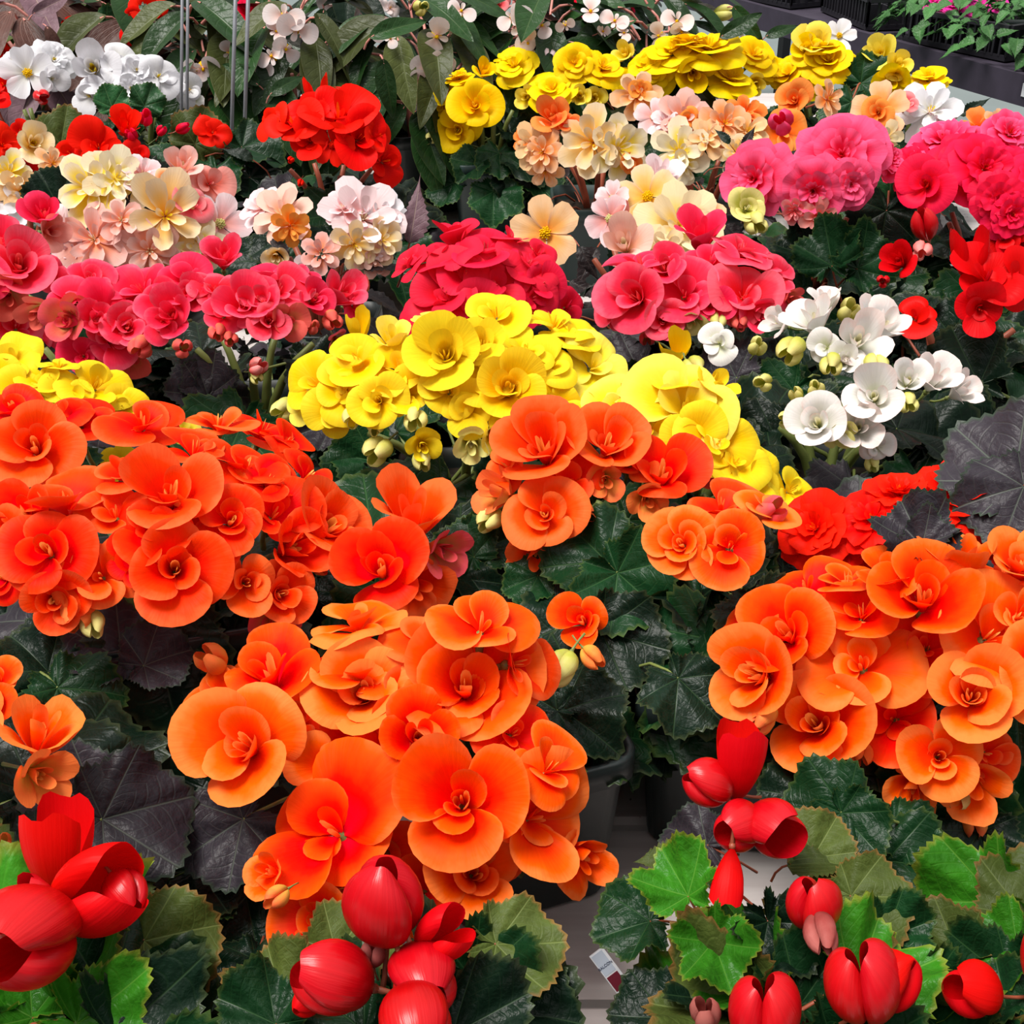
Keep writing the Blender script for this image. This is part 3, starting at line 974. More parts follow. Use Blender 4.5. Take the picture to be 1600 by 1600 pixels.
plant('red begonia with big glossy closed bloom standing in front of the light orange begonia', 640, 1600, .15, 200, [
    (600, 1406, 150, 'valve', 'red_bud', (0, .9, .55, 80), .205), (690, 1462, 92, 'valve', 'red', (.75, .5, .45, 40), .19), (660, 1528, 130, 'valve', 'red_bud', (.1, -.35, .6, 85), .18),
    (520, 1527, 130, 'valve', 'red_bud', (-.9, .25, .4, 60), .18), (650, 1600, 130, 'valve', 'red_bud', (.1, -.5, .5, 95), .185), (480, 1562, 60, 'valve', 'red', (-.4, -.4, .6), .165), (585, 1490, 50, 'bud', 'dusky', (0, .5, .4))],
    'red', 'valve', lkind='crinkle', lmats=('leaf_mid', 'leaf_dark'), n_leaf=14, lsize=.045, pot=SML, stem='stem_red', group=G_RD, lspread=.8, hand=[
    (775, 1475, 110, .145, 5, (.1, .5), 'leaf_olive', 'round'), (740, 1530, 105, .13, -20, (.0, .35), 'leaf_mid', 'crinkle'), (525, 1490, 100, .13, 60, (0, .2), 'leaf_olive', 'round'),
    (440, 1560, 90, .13, 110, (-.2, .4), 'leaf_olive', 'crinkle'), (430, 1600, 100, .14, 150, (0, .5), 'leaf_mid', 'crinkle'), (800, 1580, 110, .12, -10, (0, .5), 'leaf_dark', 'round'),
    (845, 1490, 70, .12, -55, (0, .3), 'leaf_maroon', 'point'), (760, 1590, 100, .12, -60, (0, .6), 'leaf_dark', 'round'), (385, 1400, 85, .08, -75, (-.1, .2), 'leaf_dark', 'round'), (400, 1500, 90, .07, -100, (0, .2), 'leaf_dark', 'round'), (345, 1390, 70, .09, 200, (0, .3), 'leaf_mid', 'round')])
plant('red begonia with bright green crinkled leaves in the front row beside the white tag', 1270, 1545, .15, 250, [
    (1155, 1192, 128, 'tulip', 'red', (.1, 1, .25, 95)), (1105, 1222, 85, 'valve', 'red_bud', (-.85, .3, .4, 70)), (1155, 1290, 92, 'valve', 'red_bud', (-.5, -.3, .75, 60)),
    (1205, 1292, 100, 'valve', 'red_bud', (.45, -.35, .75, 110)), (1138, 1372, 88, 'tulip', 'red', (-.1, -1, .3, 90)), (1272, 1410, 100, 'valve', 'red_bud', (-.1, .6, .5, 40)), (1285, 1455, 70, 'bud', 'dusky', (.1, -.5, .5)),
    (1348, 1530, 145, 'valve', 'red_bud', (-.15, .7, .6, 70)), (1395, 1530, 105, 'valve', 'red', (.5, .5, .4, 90)), (1195, 1575, 135, 'valve', 'red_bud', (0, .7, .6, 60)), (1100, 1585, 60, 'bud', 'dusky', (0, .5, .5))],
    'red', 'valve', lkind='crinkle', lmats=('leaf_bright', 'leaf_mid', 'leaf_bright', 'leaf_olive'), n_leaf=26, lsize=.040, pot=SML, stem='stem_red', group=G_RD, lspread=.7, hand=[
    (1075, 1400, 85, .15, 120, (-.2, .4), 'leaf_bright', 'crinkle'), (1115, 1470, 85, .155, -70, (-.1, .4), 'leaf_bright', 'crinkle'), (1200, 1440, 90, .155, -60, (.2, .1), 'leaf_dark', 'crinkle'),
    (1075, 1345, 90, .14, 165, (0, .8), 'leaf_olive', 'fan'), (1270, 1340, 80, .15, 60, (.1, .1), 'leaf_olive', 'round'), (1330, 1400, 100, .15, -5, (0, .4), 'leaf_olive', 'round'),
    (1385, 1465, 75, .14, 20, (.2, .2), 'leaf_mid', 'crinkle'), (1015, 1440, 90, .12, 197, (0, .7), 'leaf_mid', 'round'), (1040, 1590, 90, .10, 172, (-.1, .5), 'leaf_dark', 'round'),
    (1230, 1352, 120, .15, 2, (0, .9), 'leaf_olive', 'fan'), (1430, 1570, 110, .13, -60, (.2, .4), 'leaf_mid', 'crinkle'), (1130, 1560, 90, .13, 130, (0, .4), 'leaf_dark', 'crinkle'),
    (1105, 1320, 80, .12, 150, (-.2, .2), 'leaf_purple', 'round'), (1250, 1570, 100, .14, 60, (0, .5), 'leaf_mid', 'crinkle')])
plant('red begonia at the front right corner with one drooping bud under pale leaves', 1640, 1570, .14, 210, [
    (1520, 1545, 100, 'valve', 'red', (-.7, .2, .6, 60)), (1650, 1500, 120, 'valve', 'red_bud', (.2, .6, .6))],
    'red', 'valve', lkind='crinkle', lmats=('leaf_bright', 'leaf_olive', 'leaf_mid'), n_leaf=15, lsize=.045, pot=SML, stem='stem_red', group=G_RD, lspread=.75, hand=[
    (1500, 1500, 100, .14, 150, (-.2, .4), 'leaf_olive', 'round'), (1560, 1410, 120, .14, 170, (-.3, .3), 'leaf_bright', 'crinkle'), (1600, 1430, 120, .15, 80, (0, .2), 'leaf_olive', 'round'),
    (1590, 1480, 90, .15, 190, (0, .5), 'leaf_bright', 'crinkle'), (1580, 1530, 100, .14, 200, (0, .5), 'leaf_mid', 'crinkle'), (1575, 1590, 90, .14, 100, (0, .4), 'leaf_mid', 'crinkle')])

# --- second row: big orange roses
plant('orange begonia at the left edge with one half open bloom on a long stem', -40, 1190, .17, 190, [
    (62, 1150, 125, 'cup', 'orange', (.15, .75, .6)), (62, 1212, 95, 'cup', 'bud_orange', (.35, -.15, .7)), (0, 1060, 70, 'open', 'orange', (-.3, .3, .8)), (5, 1318, 40, 'bud', 'bud_orange', (0, .3, .5)),
    (-60, 1120, 130), (-80, 1200, 130), (-20, 1110, 90)], 'orange', n_leaf=16, lmats=DK, lsize=.055, pot=MID, group=G_OR, hand=[
    (160, 1280, 145, .15, 20, (0, .25), 'leaf_purple', 'round'), (90, 1075, 110, .14, -60, (.0, .4), 'leaf_mid', 'round'), (75, 1050, 90, .14, 130, (0, .3), 'leaf_dark', 'round'),
    (30, 1240, 90, .12, 180, (0, .2), 'leaf_dark', 'round'), (105, 1130, 60, .13, -20, (0, .7), 'leaf_mid', 'round'), (150, 1250, 120, .14, 170, (0, .25), 'leaf_purple', 'round')])
plant('large light orange begonia with drooping rose blooms in front centre of the bench', 795, 1140, .11, 330, [
    (380, 1160, 190, 'rose', 0, (-.15, .25, 1), 0.175), (345, 1085, 140, 'open', 0, (-.5, .4, .7)), (430, 1050, 155, 'rose', 0, (-.1, .7, .7), 0.185), (560, 1080, 155, 'rose', 0, (0, .35, 1), 0.185), (565, 1050, 150, 'open', 'orange', (0, .9, .5)),
    (740, 1070, 205, 'rose', 0, (.05, .35, 1), 0.19), (755, 975, 170, 'open', 0, (.1, .75, .7)), (555, 970, 180, 'open', 0, (-.1, 1, .25)), (620, 1165, 120, 'cup', 0, (.1, .3, .9), 0.165),
    (510, 1205, 130, 'open', 0, (0, -.2, .9), 0.155), (650, 1145, 130, 'cup', 0, (.1, .2, .9)), (820, 1040, 130, 'open', 'orange_deep', (.8, .1, .6)), (525, 1285, 245, 'open', 0, (-.3, .35, .9), 0.15),
    (725, 1250, 200, 'rose', 0, (0, .25, 1), 0.168), (735, 1358, 140, 'rose', 0, (.15, .2, 1), 0.13), (850, 1270, 190, 'open', 0, (.6, .1, .8), 0.15), (900, 1345, 100, 'cup', 0, (.4, -.3, .9)),
    (495, 1440, 160, 'open', 0, (-.2, .15, 1), .12), (420, 1372, 76, 'cup', 0, (-.4, .2, .8), .14), (860, 1195, 150, 'open', 0, (.5, .6, .6)), (660, 1400, 130, 'open', 0, (0, -.1, 1)),
    (433, 1402, 44, 'bud', 'bud_orange', (-.4, -.3, .6), .15), (660, 990, 130, 'open', 'orange_deep', (0, .8, .5)), (600, 1330, 140, 'open', 'orange_deep', (0, -.1, 1)), (800, 1150, 120, 'open', 'orange_deep', (.3, .2, .8)), (560, 1180, 140, 'open', 'orange_deep', (0, 0, 1)),
    (330, 1032, 60, 'bud', 'bud_orange', (-.3, .3, .7)), (470, 1130, 150, 'open', 'orange_deep', (0, .2, 1)), (780, 1320, 120, 'open', 'orange_deep', (.2, 0, 1)), (540, 1390, 120, 'rose', 'orange_deep', (-.1, 0, 1)), (640, 1080, 140, 'open', 'orange_deep', (0, .3, 1))],
    'orange', n_leaf=9, lmats=GR, lsize=.045, pot=(.125, .12, 'pot'), group=G_OR, rz=20, zf=.95, df=.95, lspread=.5, ls_z=(.10, .15), hand=[
    (380, 1280, 115, .13, 215, (0, .25), 'leaf_purple', 'round'), (310, 1360, 85, .10, 0, (0, .5), 'leaf_dark', 'round'), (340, 1300, 70, .12, 230, (0, .3), 'leaf_mid', 'round')])
plant('orange begonia with one lone small rose bloom low over its big green leaves', 1172, 925, .17, 250, [
    (1130, 790, 130, 'open', 'orange_deep', (.1, .8, .5)), (1065, 845, 115, 'rose', 0, (-.1, .2, 1)), (1140, 862, 130, 'open', 0, (.1, .2, .9)), (905, 970, 92, 'rose', 0, (-.05, .3, 1, 30)),
    (880, 1042, 66, 'bud', 'bud_green', (-.3, -.6, .7), .18), (925, 1025, 44, 'bud', 'bud_orange', (.6, -.5, .6), .18), (1200, 795, 105, 'open', 'orange', (.4, .7, .5)), (1205, 800, 55, 'bud', 'bud_coral', (.4, .2, .7)), (1030, 860, 40, 'bud', 'bud_green', (0, -.4, .7))],
    'orange', n_leaf=22, lmats=GR, lsize=.062, pot=(.14, .125, 'pot'), group=G_OR, rz=-6, ls_z=(.125, .17), lspread=.5, hand=[
    (965, 895, 115, .17, -45, (0, .3), 'leaf_mid', 'round'), (950, 880, 110, .17, 130, (0, .35), 'leaf_mid', 'round'), (940, 985, 110, .15, -20, (.1, .3), 'leaf_dark', 'round'), (930, 960, 120, .14, 150, (0, .3), 'leaf_dark', 'round'),
    (880, 1110, 105, .14, -40, (0, .5), 'leaf_dark', 'round'), (1060, 1060, 95, .155, -50, (.1, .45), 'leaf_dark', 'round'), (840, 900, 60, .15, 200, (0, .4), 'leaf_mid', 'round'), (870, 1110, 80, .14, 200, (0, .5), 'leaf_dark', 'round'),
    (1040, 900, 100, .16, -20, (0, .7), 'leaf_dark', 'round')])
plant('orange begonia with dense bright blooms at the right edge behind the crinkled red one', 1490, 1045, .13, 330, [
    (1225, 985, 145, 'rose', 0, (-.2, .35, .9), .19), (1255, 918, 150, 'open', 0, (-.2, .8, .6)), (1345, 1040, 190, 'open', 0, (0, .35, 1)), (1440, 930, 165, 'rose', 0, (.1, .45, .9)), (1285, 1135, 160, 'rose', 0, (-.05, .25, 1)),
    (1185, 1060, 150, 'rose', 0, (-.45, .2, .9), .175), (1530, 1088, 145, 'rose', 0, (.1, .25, 1)), (1470, 1180, 125, 'rose', 0, (.1, .1, 1)), (1545, 985, 190, 'open', 0, (.4, .3, .9)), (1345, 955, 130, 'open', 0, (0, .7, .7)),
    (1400, 1115, 150, 'open', 'orange_deep', (0, .1, 1)), (1325, 905, 120, 'open', 0, (0, 1, .4)), (1560, 905, 130, 'open', 'orange_deep', (.3, .9, .4)), (1490, 880, 120, 'cup', 0, (.1, .9, .4)), (1595, 960, 90),
    (1162, 978, 115, 'open', 0, (-.6, .4, .7), .18), (1425, 1228, 90, 'cup', 'orange', (-.1, -.4, .9)), (1440, 1255, 52, 'bud', 'bud_orange', (.1, -.6, .7)), (1515, 1228, 105, 'cup', 0, (.2, -.3, .9)), (1495, 1240, 56, 'bud', 'bud_green', (0, -.4, .8)),
    (1520, 1285, 50, 'bud', 'bud_orange', (.1, -.7, .6)), (1545, 1180, 100, 'open', 'orange_deep', (.4, 0, .9)), (1230, 1080, 90, 'open', 'orange_deep', (-.2, 0, 1)), (1190, 1120, 60, 'bud', 'bud_orange', (-.3, -.5, .6), .16),
    (1450, 1010, 150, 'open', 'orange_deep', (.1, .2, 1)), (1290, 1000, 140, 'open', 'orange_deep', (-.1, .3, 1)), (1620, 1050, 150), (1600, 880, 120), (1345, 1175, 50, 'bud', 'bud_orange', (.1, -.5, .7)), (1390, 900, 110, 'rose', 0, (0, .8, .5))],
    'orange', n_leaf=22, lmats=GR, lsize=.06, pot=(.12, .12, 'pot'), group=G_OR, zf=.8, lspread=.7, ls_z=(.10, .16), hand=[
    (1320, 1268, 100, .14, 170, (0, .3), 'leaf_mid', 'round'), (1315, 1270, 90, .14, -50, (0, .3), 'leaf_mid', 'round'), (1385, 1345, 120, .11, -10, (.1, .45), 'leaf_mid', 'round'), (1530, 1300, 100, .10, -80, (.3, .2), 'leaf_dark', 'round'),
    (1400, 1290, 70, .12, -30, (0, .5), 'leaf_mid', 'round'), (1270, 1250, 90, .12, 120, (0, .3), 'leaf_dark', 'round')])

# --- third row
plant('large deep orange begonia with about thirty rose blooms at the left edge', 240, 840, .18, 300, [
    (60, 705, 140, 'rose', 0, (-.1, .35, 1)), (85, 648, 120, 'open', 0, (-.2, .8, .5)), (130, 655, 125, 'open', 0, (0, .7, .6)), (222, 660, 150, 'open', 0, (0, .75, .65)), (345, 660, 120, 'open', 0, (.1, 1, .3)), (20, 640, 90),
    (415, 670, 130, 'open', 0, (.4, .9, .3)), (300, 700, 120, 'open', 0, (.1, .9, .4)), (110, 775, 145, 'open', 0, (-.1, .9, .4)), (270, 770, 150, 'rose', 0, (0, .6, .8)), (385, 725, 130, 'open', 0, (.3, .8, .5)), (450, 690, 110, 'open', 0, (.6, .8, .3)),
    (485, 745, 115, 'open', 0, (.7, .6, .4)), (240, 835, 115, 'rose', 0, (-.05, .3, 1)), (362, 815, 110, 'rose', 0, (.1, .35, 1)), (285, 895, 155, 'rose', 0, (0, .2, 1)), (75, 860, 145, 'rose', 0, (-.2, .3, .9)),
    (155, 900, 140, 'open', 0, (-.1, .2, 1)), (95, 938, 100, 'rose', 0, (-.1, -.1, 1)), (8, 905, 80), (5, 840, 100), (380, 912, 105, 'rose', 0, (.1, .1, 1)), (440, 925, 100, 'rose', 0, (.3, .1, 1)), (425, 965, 80, 'open', 'bud_coral', (.3, -.4, .8)),
    (512, 815, 130, 'rose', 0, (.5, .5, .8)), (440, 800, 130, 'open', 0, (.3, .5, .8)), (330, 760, 130, 'open', 0, (.1, .7, .6)), (180, 800, 120, 'open', 0, (-.1, .6, .8)), (460, 850, 110, 'cup', 0, (.5, .2, .8)), (195, 735, 120, 'open', 0, (-.1, .8, .5)),
    (35, 800, 100), (320, 850, 110, 'open', 0, (0, .3, 1)), (145, 975, 50, 'bud', 'bud_green', (.2, -.6, .6)), (120, 960, 60, 'bud', 'bud_orange', (0, -.5, .8)), (210, 870, 90, 'open', 0, (0, .2, 1)), (500, 880, 45, 'bud', 'bud_orange', (.4, -.3, .7)), (420, 750, 110, 'open', 0, (.3, .7, .6))],
    'orange_deep', n_leaf=22, lmats=('leaf_dark', 'leaf_purple', 'leaf_dark'), lsize=.06, pot=BIG, group=G_OR, zf=.62, lspread=.85, hand=[
    (190, 1030, 100, .14, 150, (0, .6), 'leaf_purple', 'round'), (225, 1040, 80, .14, 30, (0, .5), 'leaf_purple', 'round'), (110, 1010, 90, .13, 170, (0, .6), 'leaf_dark', 'round'), (100, 1090, 100, .11, -20, (0, .5), 'leaf_mid', 'round')])
plant('small orange begonia with two coral blooms beside the large deep orange one', 645, 832, .16, 150, [
    (645, 805, 125, 'cup', 'orange_deep', (0, .7, .6)), (690, 860, 80, 'cup', 'bud_coral', (.5, -.2, .7)), (600, 888, 145, 'rose', 'orange_deep', (-.1, .4, .9), .195), (655, 912, 100, 'cup', 'orange_deep', (.4, -.2, .8)),
    (590, 840, 40, 'bud', 'bud_coral', (-.3, .2, .7)), (640, 935, 60, 'bud', 'bud_green', (.2, -.6, .6))],
    'orange_deep', n_leaf=20, lmats=GR, lsize=.055, pot=SML, group=G_OR, lspread=1.15, hand=[
    (740, 870, 70, .15, 150, (0, .4), 'leaf_mid', 'round'), (750, 860, 70, .15, 30, (0, .4), 'leaf_mid', 'round'), (720, 905, 80, .14, -60, (0, .4), 'leaf_dark', 'round'), (545, 870, 60, .14, 200, (0, .3), 'leaf_dark', 'round')])
plant('deep orange begonia with yellow-green buds just in front of the middle yellow one', 900, 765, .17, 200, [
    (845, 700, 150, 'rose', 0, (-.1, .55, .8)), (948, 692, 125, 'rose', 0, (.2, .5, .8)), (852, 805, 125, 'rose', 0, (-.05, .25, 1)), (780, 770, 80, 'cup', 'bud_orange', (-.7, .2, .6)), (1040, 735, 130, 'rose', 0, (.1, .6, .8)),
    (945, 750, 62, 'cup', 'bud_orange', (.1, -.2, .9)), (1010, 780, 60, 'cup', 'bud_orange', (.1, -.3, .9)), (835, 865, 90, 'cup', 0, (-.1, -.6, .7)), (860, 880, 46, 'bud', 'bud_green', (.1, -.7, .6)), (1095, 735, 90, 'open', 0, (.5, .6, .6)),
    (890, 755, 110, 'open', 0, (0, .3, 1)), (765, 810, 52, 'bud', 'bud_green', (-.4, -.4, .7)), (910, 800, 45, 'bud', 'bud_orange', (.5, -.3, .7)), (790, 730, 90, 'open', 0, (-.5, .5, .7)), (985, 720, 90, 'open', 0, (.1, .6, .7))],
    'orange_deep', n_leaf=18, lmats=GR, lsize=.055, pot=MID, group=G_OR, zf=.6)
plant('red-orange ruffled begonia with dark purple-grey leaves standing at the right edge', 1465, 815, .18, 220, [
    (1272, 825, 130, 'double', 0, (-.3, .4, .8), .2), (1365, 805, 125, 'double', 0, (-.2, .6, .7), .215), (1492, 768, 160, 'double', 0, (.1, .7, .7), .225), (1545, 812, 120, 'double', 0, (.3, .4, .8), .21), (1320, 855, 90, 'double', 0, (-.2, .2, .9)),
    (1405, 765, 110, 'double', 0, (0, .8, .5), .225), (1600, 870, 100, 'double', 0, (.4, .3, .8))],
    'red_orange', 'double', n_leaf=16, lmats=('leaf_purple', 'leaf_dark'), lsize=.055, pot=MID, stem='stem_red', group=G_OR, hand=[
    (1440, 850, 80, .235, 110, (0, .5), 'leaf_purple', 'crinkle'), (1585, 752, 135, .24, 130, (-.1, .35), 'leaf_purple', 'round'), (1440, 855, 62, .235, 20, (0, .5), 'leaf_purple', 'crinkle'), (1600, 760, 110, .24, -110, (-.1, .4), 'leaf_purple', 'round')])

# --- fourth row: yellow and white
plant('yellow begonia with dense rose blooms and hanging green buds in the middle of the bench', 720, 625, .18, 270, [
    (692, 555, 118, 'rose', 0, (-.05, .3, 1)), (592, 625, 90, 'rose', 0, (-.1, .2, 1)), (495, 600, 120, 'open', 0, (-.5, .4, .8)), (470, 630, 70, 'open', 'yellow_pale', (-.5, .1, .8)), (560, 565, 120, 'open', 0, (-.2, .7, .7)), (620, 575, 110, 'open', 0, (-.1, .6, .8)),
    (800, 605, 110, 'rose', 0, (0, .3, 1)), (780, 492, 105, 'open', 0, (-.1, .6, .8)), (868, 505, 120, 'open', 0, (.2, .9, .4)), (925, 572, 130, 'open', 'yellow_pale', (.2, .5, .8)), (750, 540, 80), (820, 545, 100, 'open', 0, (0, .7, .7)),
    (735, 640, 90, 'open', 0, (0, 0, 1)), (648, 655, 46, 'bud', 'bud_green', (0, -.4, .8)), (592, 703, 58, 'bud', 'bud_green', (-.3, -.3, .8)), (662, 690, 56, 'cup', 'yellow', (.1, -.2, .9)), (660, 720, 38, 'bud', 'bud_green', (.2, -.6, .7)),
    (560, 510, 56, 'tulip', 'yellow', (0, .8, .6)), (612, 530, 60, 'cup', 'yellow_pale', (0, .7, .6)), (735, 690, 60, 'cup', 'bud_green', (0, -.4, .8)), (775, 680, 60, 'cup', 'yellow_pale', (.3, -.3, .8)), (445, 640, 46, 'bud', 'bud_green', (-.4, -.3, .7)),
    (535, 610, 110, 'open', 0, (-.2, .4, .9)), (860, 565, 100, 'open', 0, (.1, .6, .8)), (640, 610, 80, 'open', 0, (0, .3, 1)), (870, 630, 100, 'open', 0, (.1, .2, 1)), (550, 650, 40, 'bud', 'bud_green', (-.1, -.5, .7)), (520, 640, 90, 'open', 0, (-.3, .1, .9)), (670, 500, 60, 'open', 'yellow_pale', (0, .9, .4)), (760, 590, 110, 'open', 0, (0, .4, .9)), (700, 610, 90, 'open', 0, (0, .2, 1)),
    (900, 530, 100, 'open', 0, (.2, .8, .5)), (830, 650, 80, 'open', 0, (0, 0, 1)), (585, 665, 36, 'bud', 'bud_green', (0, -.5, .7)), (800, 660, 70, 'open', 0, (0, 0, 1))],
    'yellow', n_leaf=20, lmats=GR, lsize=.06, pot=MID, group=G_YE, zf=.62, hand=[
    (575, 718, 75, .12, -120, (0, .35), 'leaf_mid', 'round'), (585, 720, 70, .12, 170, (0, .3), 'leaf_mid', 'round'), (520, 660, 60, .14, 200, (0, .3), 'leaf_purple', 'round'), (770, 700, 90, .13, -40, (0, .5), 'leaf_dark', 'round'), (500, 700, 60, .12, 120, (0, .3), 'leaf_dark', 'round')])
plant('pale lemon begonia spilling to the right of the middle yellow one', 1080, 690, .175, 220, [
    (1060, 635, 180, 'open', 'yellow_pale', (.1, .45, .9)), (965, 640, 120, 'open', 'yellow_pale', (-.2, .5, .8)), (1000, 605, 110, 'open', 'yellow_pale', (0, .8, .5)), (1120, 690, 130, 'open', 0, (.3, .3, .9)), (1080, 690, 130, 'open', 0, (.1, .1, 1)), (1185, 745, 110, 'open', 0, (.5, .4, .8)),
    (1235, 765, 90, 'open', 0, (.6, .4, .7)), (1110, 610, 70, 'cup', 0, (.5, .5, .6)), (1055, 548, 62, 'tulip', 'yellow', (0, .5, .8)), (1085, 572, 46, 'bud', 'bud_green', (.3, -.3, .8)), (920, 640, 110, 'open', 'yellow_pale', (-.5, .5, .7)), (1150, 720, 110, 'open', 0, (.3, .5, .8)), (1010, 670, 120, 'open', 0, (0, .3, 1)), (1050, 600, 100, 'open', 0, (.1, .9, .4))],
    'yellow', 'open', n_leaf=18, lmats=DK, lsize=.055, pot=SML, group=G_YE, zf=.6)
plant('yellow begonia at the left edge behind the large deep orange one', 60, 620, .18, 190, [
    (20, 560, 105, 'open', 0, (-.2, .6, .8)), (75, 595, 95, 'open', 0, (0, .7, .7)), (150, 600, 120, 'open', 0, (.2, .6, .8)), (35, 610, 90, 'open', 0, (-.1, .4, .9)), (110, 620, 100), (185, 640, 90), (-20, 590, 100), (185, 725, 60, 'open', 0, (.2, .1, 1)), (90, 570, 60, 'open', 0, (0, 1, .4)), (285, 672, 60, 'open', 'yellow_pale', (.3, .5, .7))],
    'yellow', 'open', n_leaf=16, lmats=DK, lsize=.05, pot=MID, group=G_YE)
plant('white begonia with greenish buds over dark leaves near the right edge', 1310, 620, .18, 190, [
    (1262, 505, 85, 'cup', 0, (-.2, .7, .6)), (1348, 540, 90, 'cup', 0, (.1, .3, .9)), (1368, 505, 90, 'cup', 0, (.4, .5, .7)), (1290, 540, 56, 'open', 0, (-.1, .1, 1)), (1238, 548, 56, 'bud', 'bud_green', (-.3, -.4, .7)), (1218, 505, 52, 'cup', 0, (-.7, .3, .6)),
    (1422, 590, 62, 'cup', 0, (.1, .4, .9)), (1462, 588, 78, 'cup', 0, (.3, .5, .8)), (1502, 612, 56, 'cup', 0, (.6, .3, .7)), (1368, 620, 90, 'rose', 0, (0, .3, 1)), (1275, 658, 90, 'rose', 0, (-.1, .3, 1)), (1342, 668, 72, 'cup', 0, (.1, .2, 1)),
    (1372, 698, 56, 'open', 0, (.3, -.1, .9)), (1310, 675, 52, 'cup', 'bud_green', (.2, -.3, .8)), (1288, 470, 56, 'cup', 'white', (0, .8, .5)), (1122, 535, 68, 'open', 0, (-.1, .2, 1)), (1182, 542, 38, 'bud', 'bud_green', (.2, .3, .8)),
    (1245, 618, 30, 'bud', 'bud_green', (-.2, .5, .7)), (1276, 608, 34, 'bud', 'bud_green', (0, .4, .8)), (1192, 598, 36, 'bud', 'bud_green', (-.3, 0, .9)), (1230, 655, 36, 'bud', 'bud_green', (-.4, 0, .8)), (1420, 630, 42, 'bud', 'bud_green', (.1, -.3, .8)), (1300, 570, 46, 'bud', 'bud_green', (0, -.4, .8)), (1370, 570, 50, 'bud', 'bud_green', (.2, -.4, .8)), (1320, 560, 50, 'cup', 0, (0, .2, 1)), (1325, 485, 44, 'bud', 'yellow_pale', (.2, .3, .7)), (1362, 725, 30, 'bud', 'bud_green', (.1, -.5, .7))],
    'white', n_leaf=26, lmats=('leaf_dark', 'leaf_dark', 'leaf_mid', 'leaf_purple'), lsize=.06, pot=MID, group=G_WH, zf=.62, lspread=1.25, hand=[
    (1530, 600, 100, .15, 160, (0, .5), 'leaf_dark', 'round'), (1500, 560, 90, .14, 0, (0, .4), 'leaf_dark', 'round'), (1150, 590, 80, .15, 160, (0, .5), 'leaf_purple', 'round'), (1440, 700, 110, .13, 20, (0, .5), 'leaf_dark', 'round'), (1470, 660, 90, .14, -10, (0, .4), 'leaf_dark', 'round'), (1240, 610, 80, .14, -130, (0, .4), 'leaf_mid', 'round'), (1210, 680, 80, .13, 160, (0, .5), 'leaf_dark', 'round')])

# --- fifth row: coral pink and red
plant('coral pink begonia at the left edge below the peach ones', -20, 450, .19, 150, [
    (30, 420, 105, 'rose', 0, (0, .4, .9)), (88, 435, 75, 'open', 0, (.3, .4, .8)), (0, 380, 80, 'rose'), (10, 460, 70, 'cup', 'bud_coral', (-.1, -.3, .9)), (20, 510, 85, 'open', 0, (0, .4, .9)), (55, 532, 80, 'open', 0, (.2, .3, .9)), (-40, 440, 100), (60, 335, 66, 'cup', 'coral', (-.1, .5, .8)), (80, 365, 56, 'cup', 'salmon', (.4, 0, .8)), (35, 380, 66, 'rose')],
    'coral', n_leaf=16, lmats=DK, lsize=.055, pot=MID, group=G_PK)
plant('coral pink begonia with green-tipped buds behind the yellow one on the left', 130, 505, .19, 125, [
    (105, 470, 85, 'open', 0, (-.3, .5, .8)), (165, 475, 85, 'open', 0, (.2, .5, .8)), (175, 535, 85, 'open', 0, (.1, .1, 1)), (130, 555, 80, 'open', 0, (-.1, .1, 1)), (205, 560, 60, 'cup', 'bud_coral', (.3, -.3, .8)), (100, 500, 70, 'cup', 'bud_coral', (-.3, 0, .9)), (120, 480, 50, 'cup', 'bud_coral', (0, -.2, .9)),
    (220, 575, 30, 'bud', 'bud_green', (.3, -.5, .7)), (140, 440, 80, 'rose'), (60, 480, 60, 'cup', 'bud_coral', (-.3, -.4, .7)), (195, 510, 70, 'rose'), (150, 500, 60, 'cup', 'coral', (0, .3, 1))],
    'coral', n_leaf=16, lmats=DK, lsize=.055, pot=SML, group=G_PK)
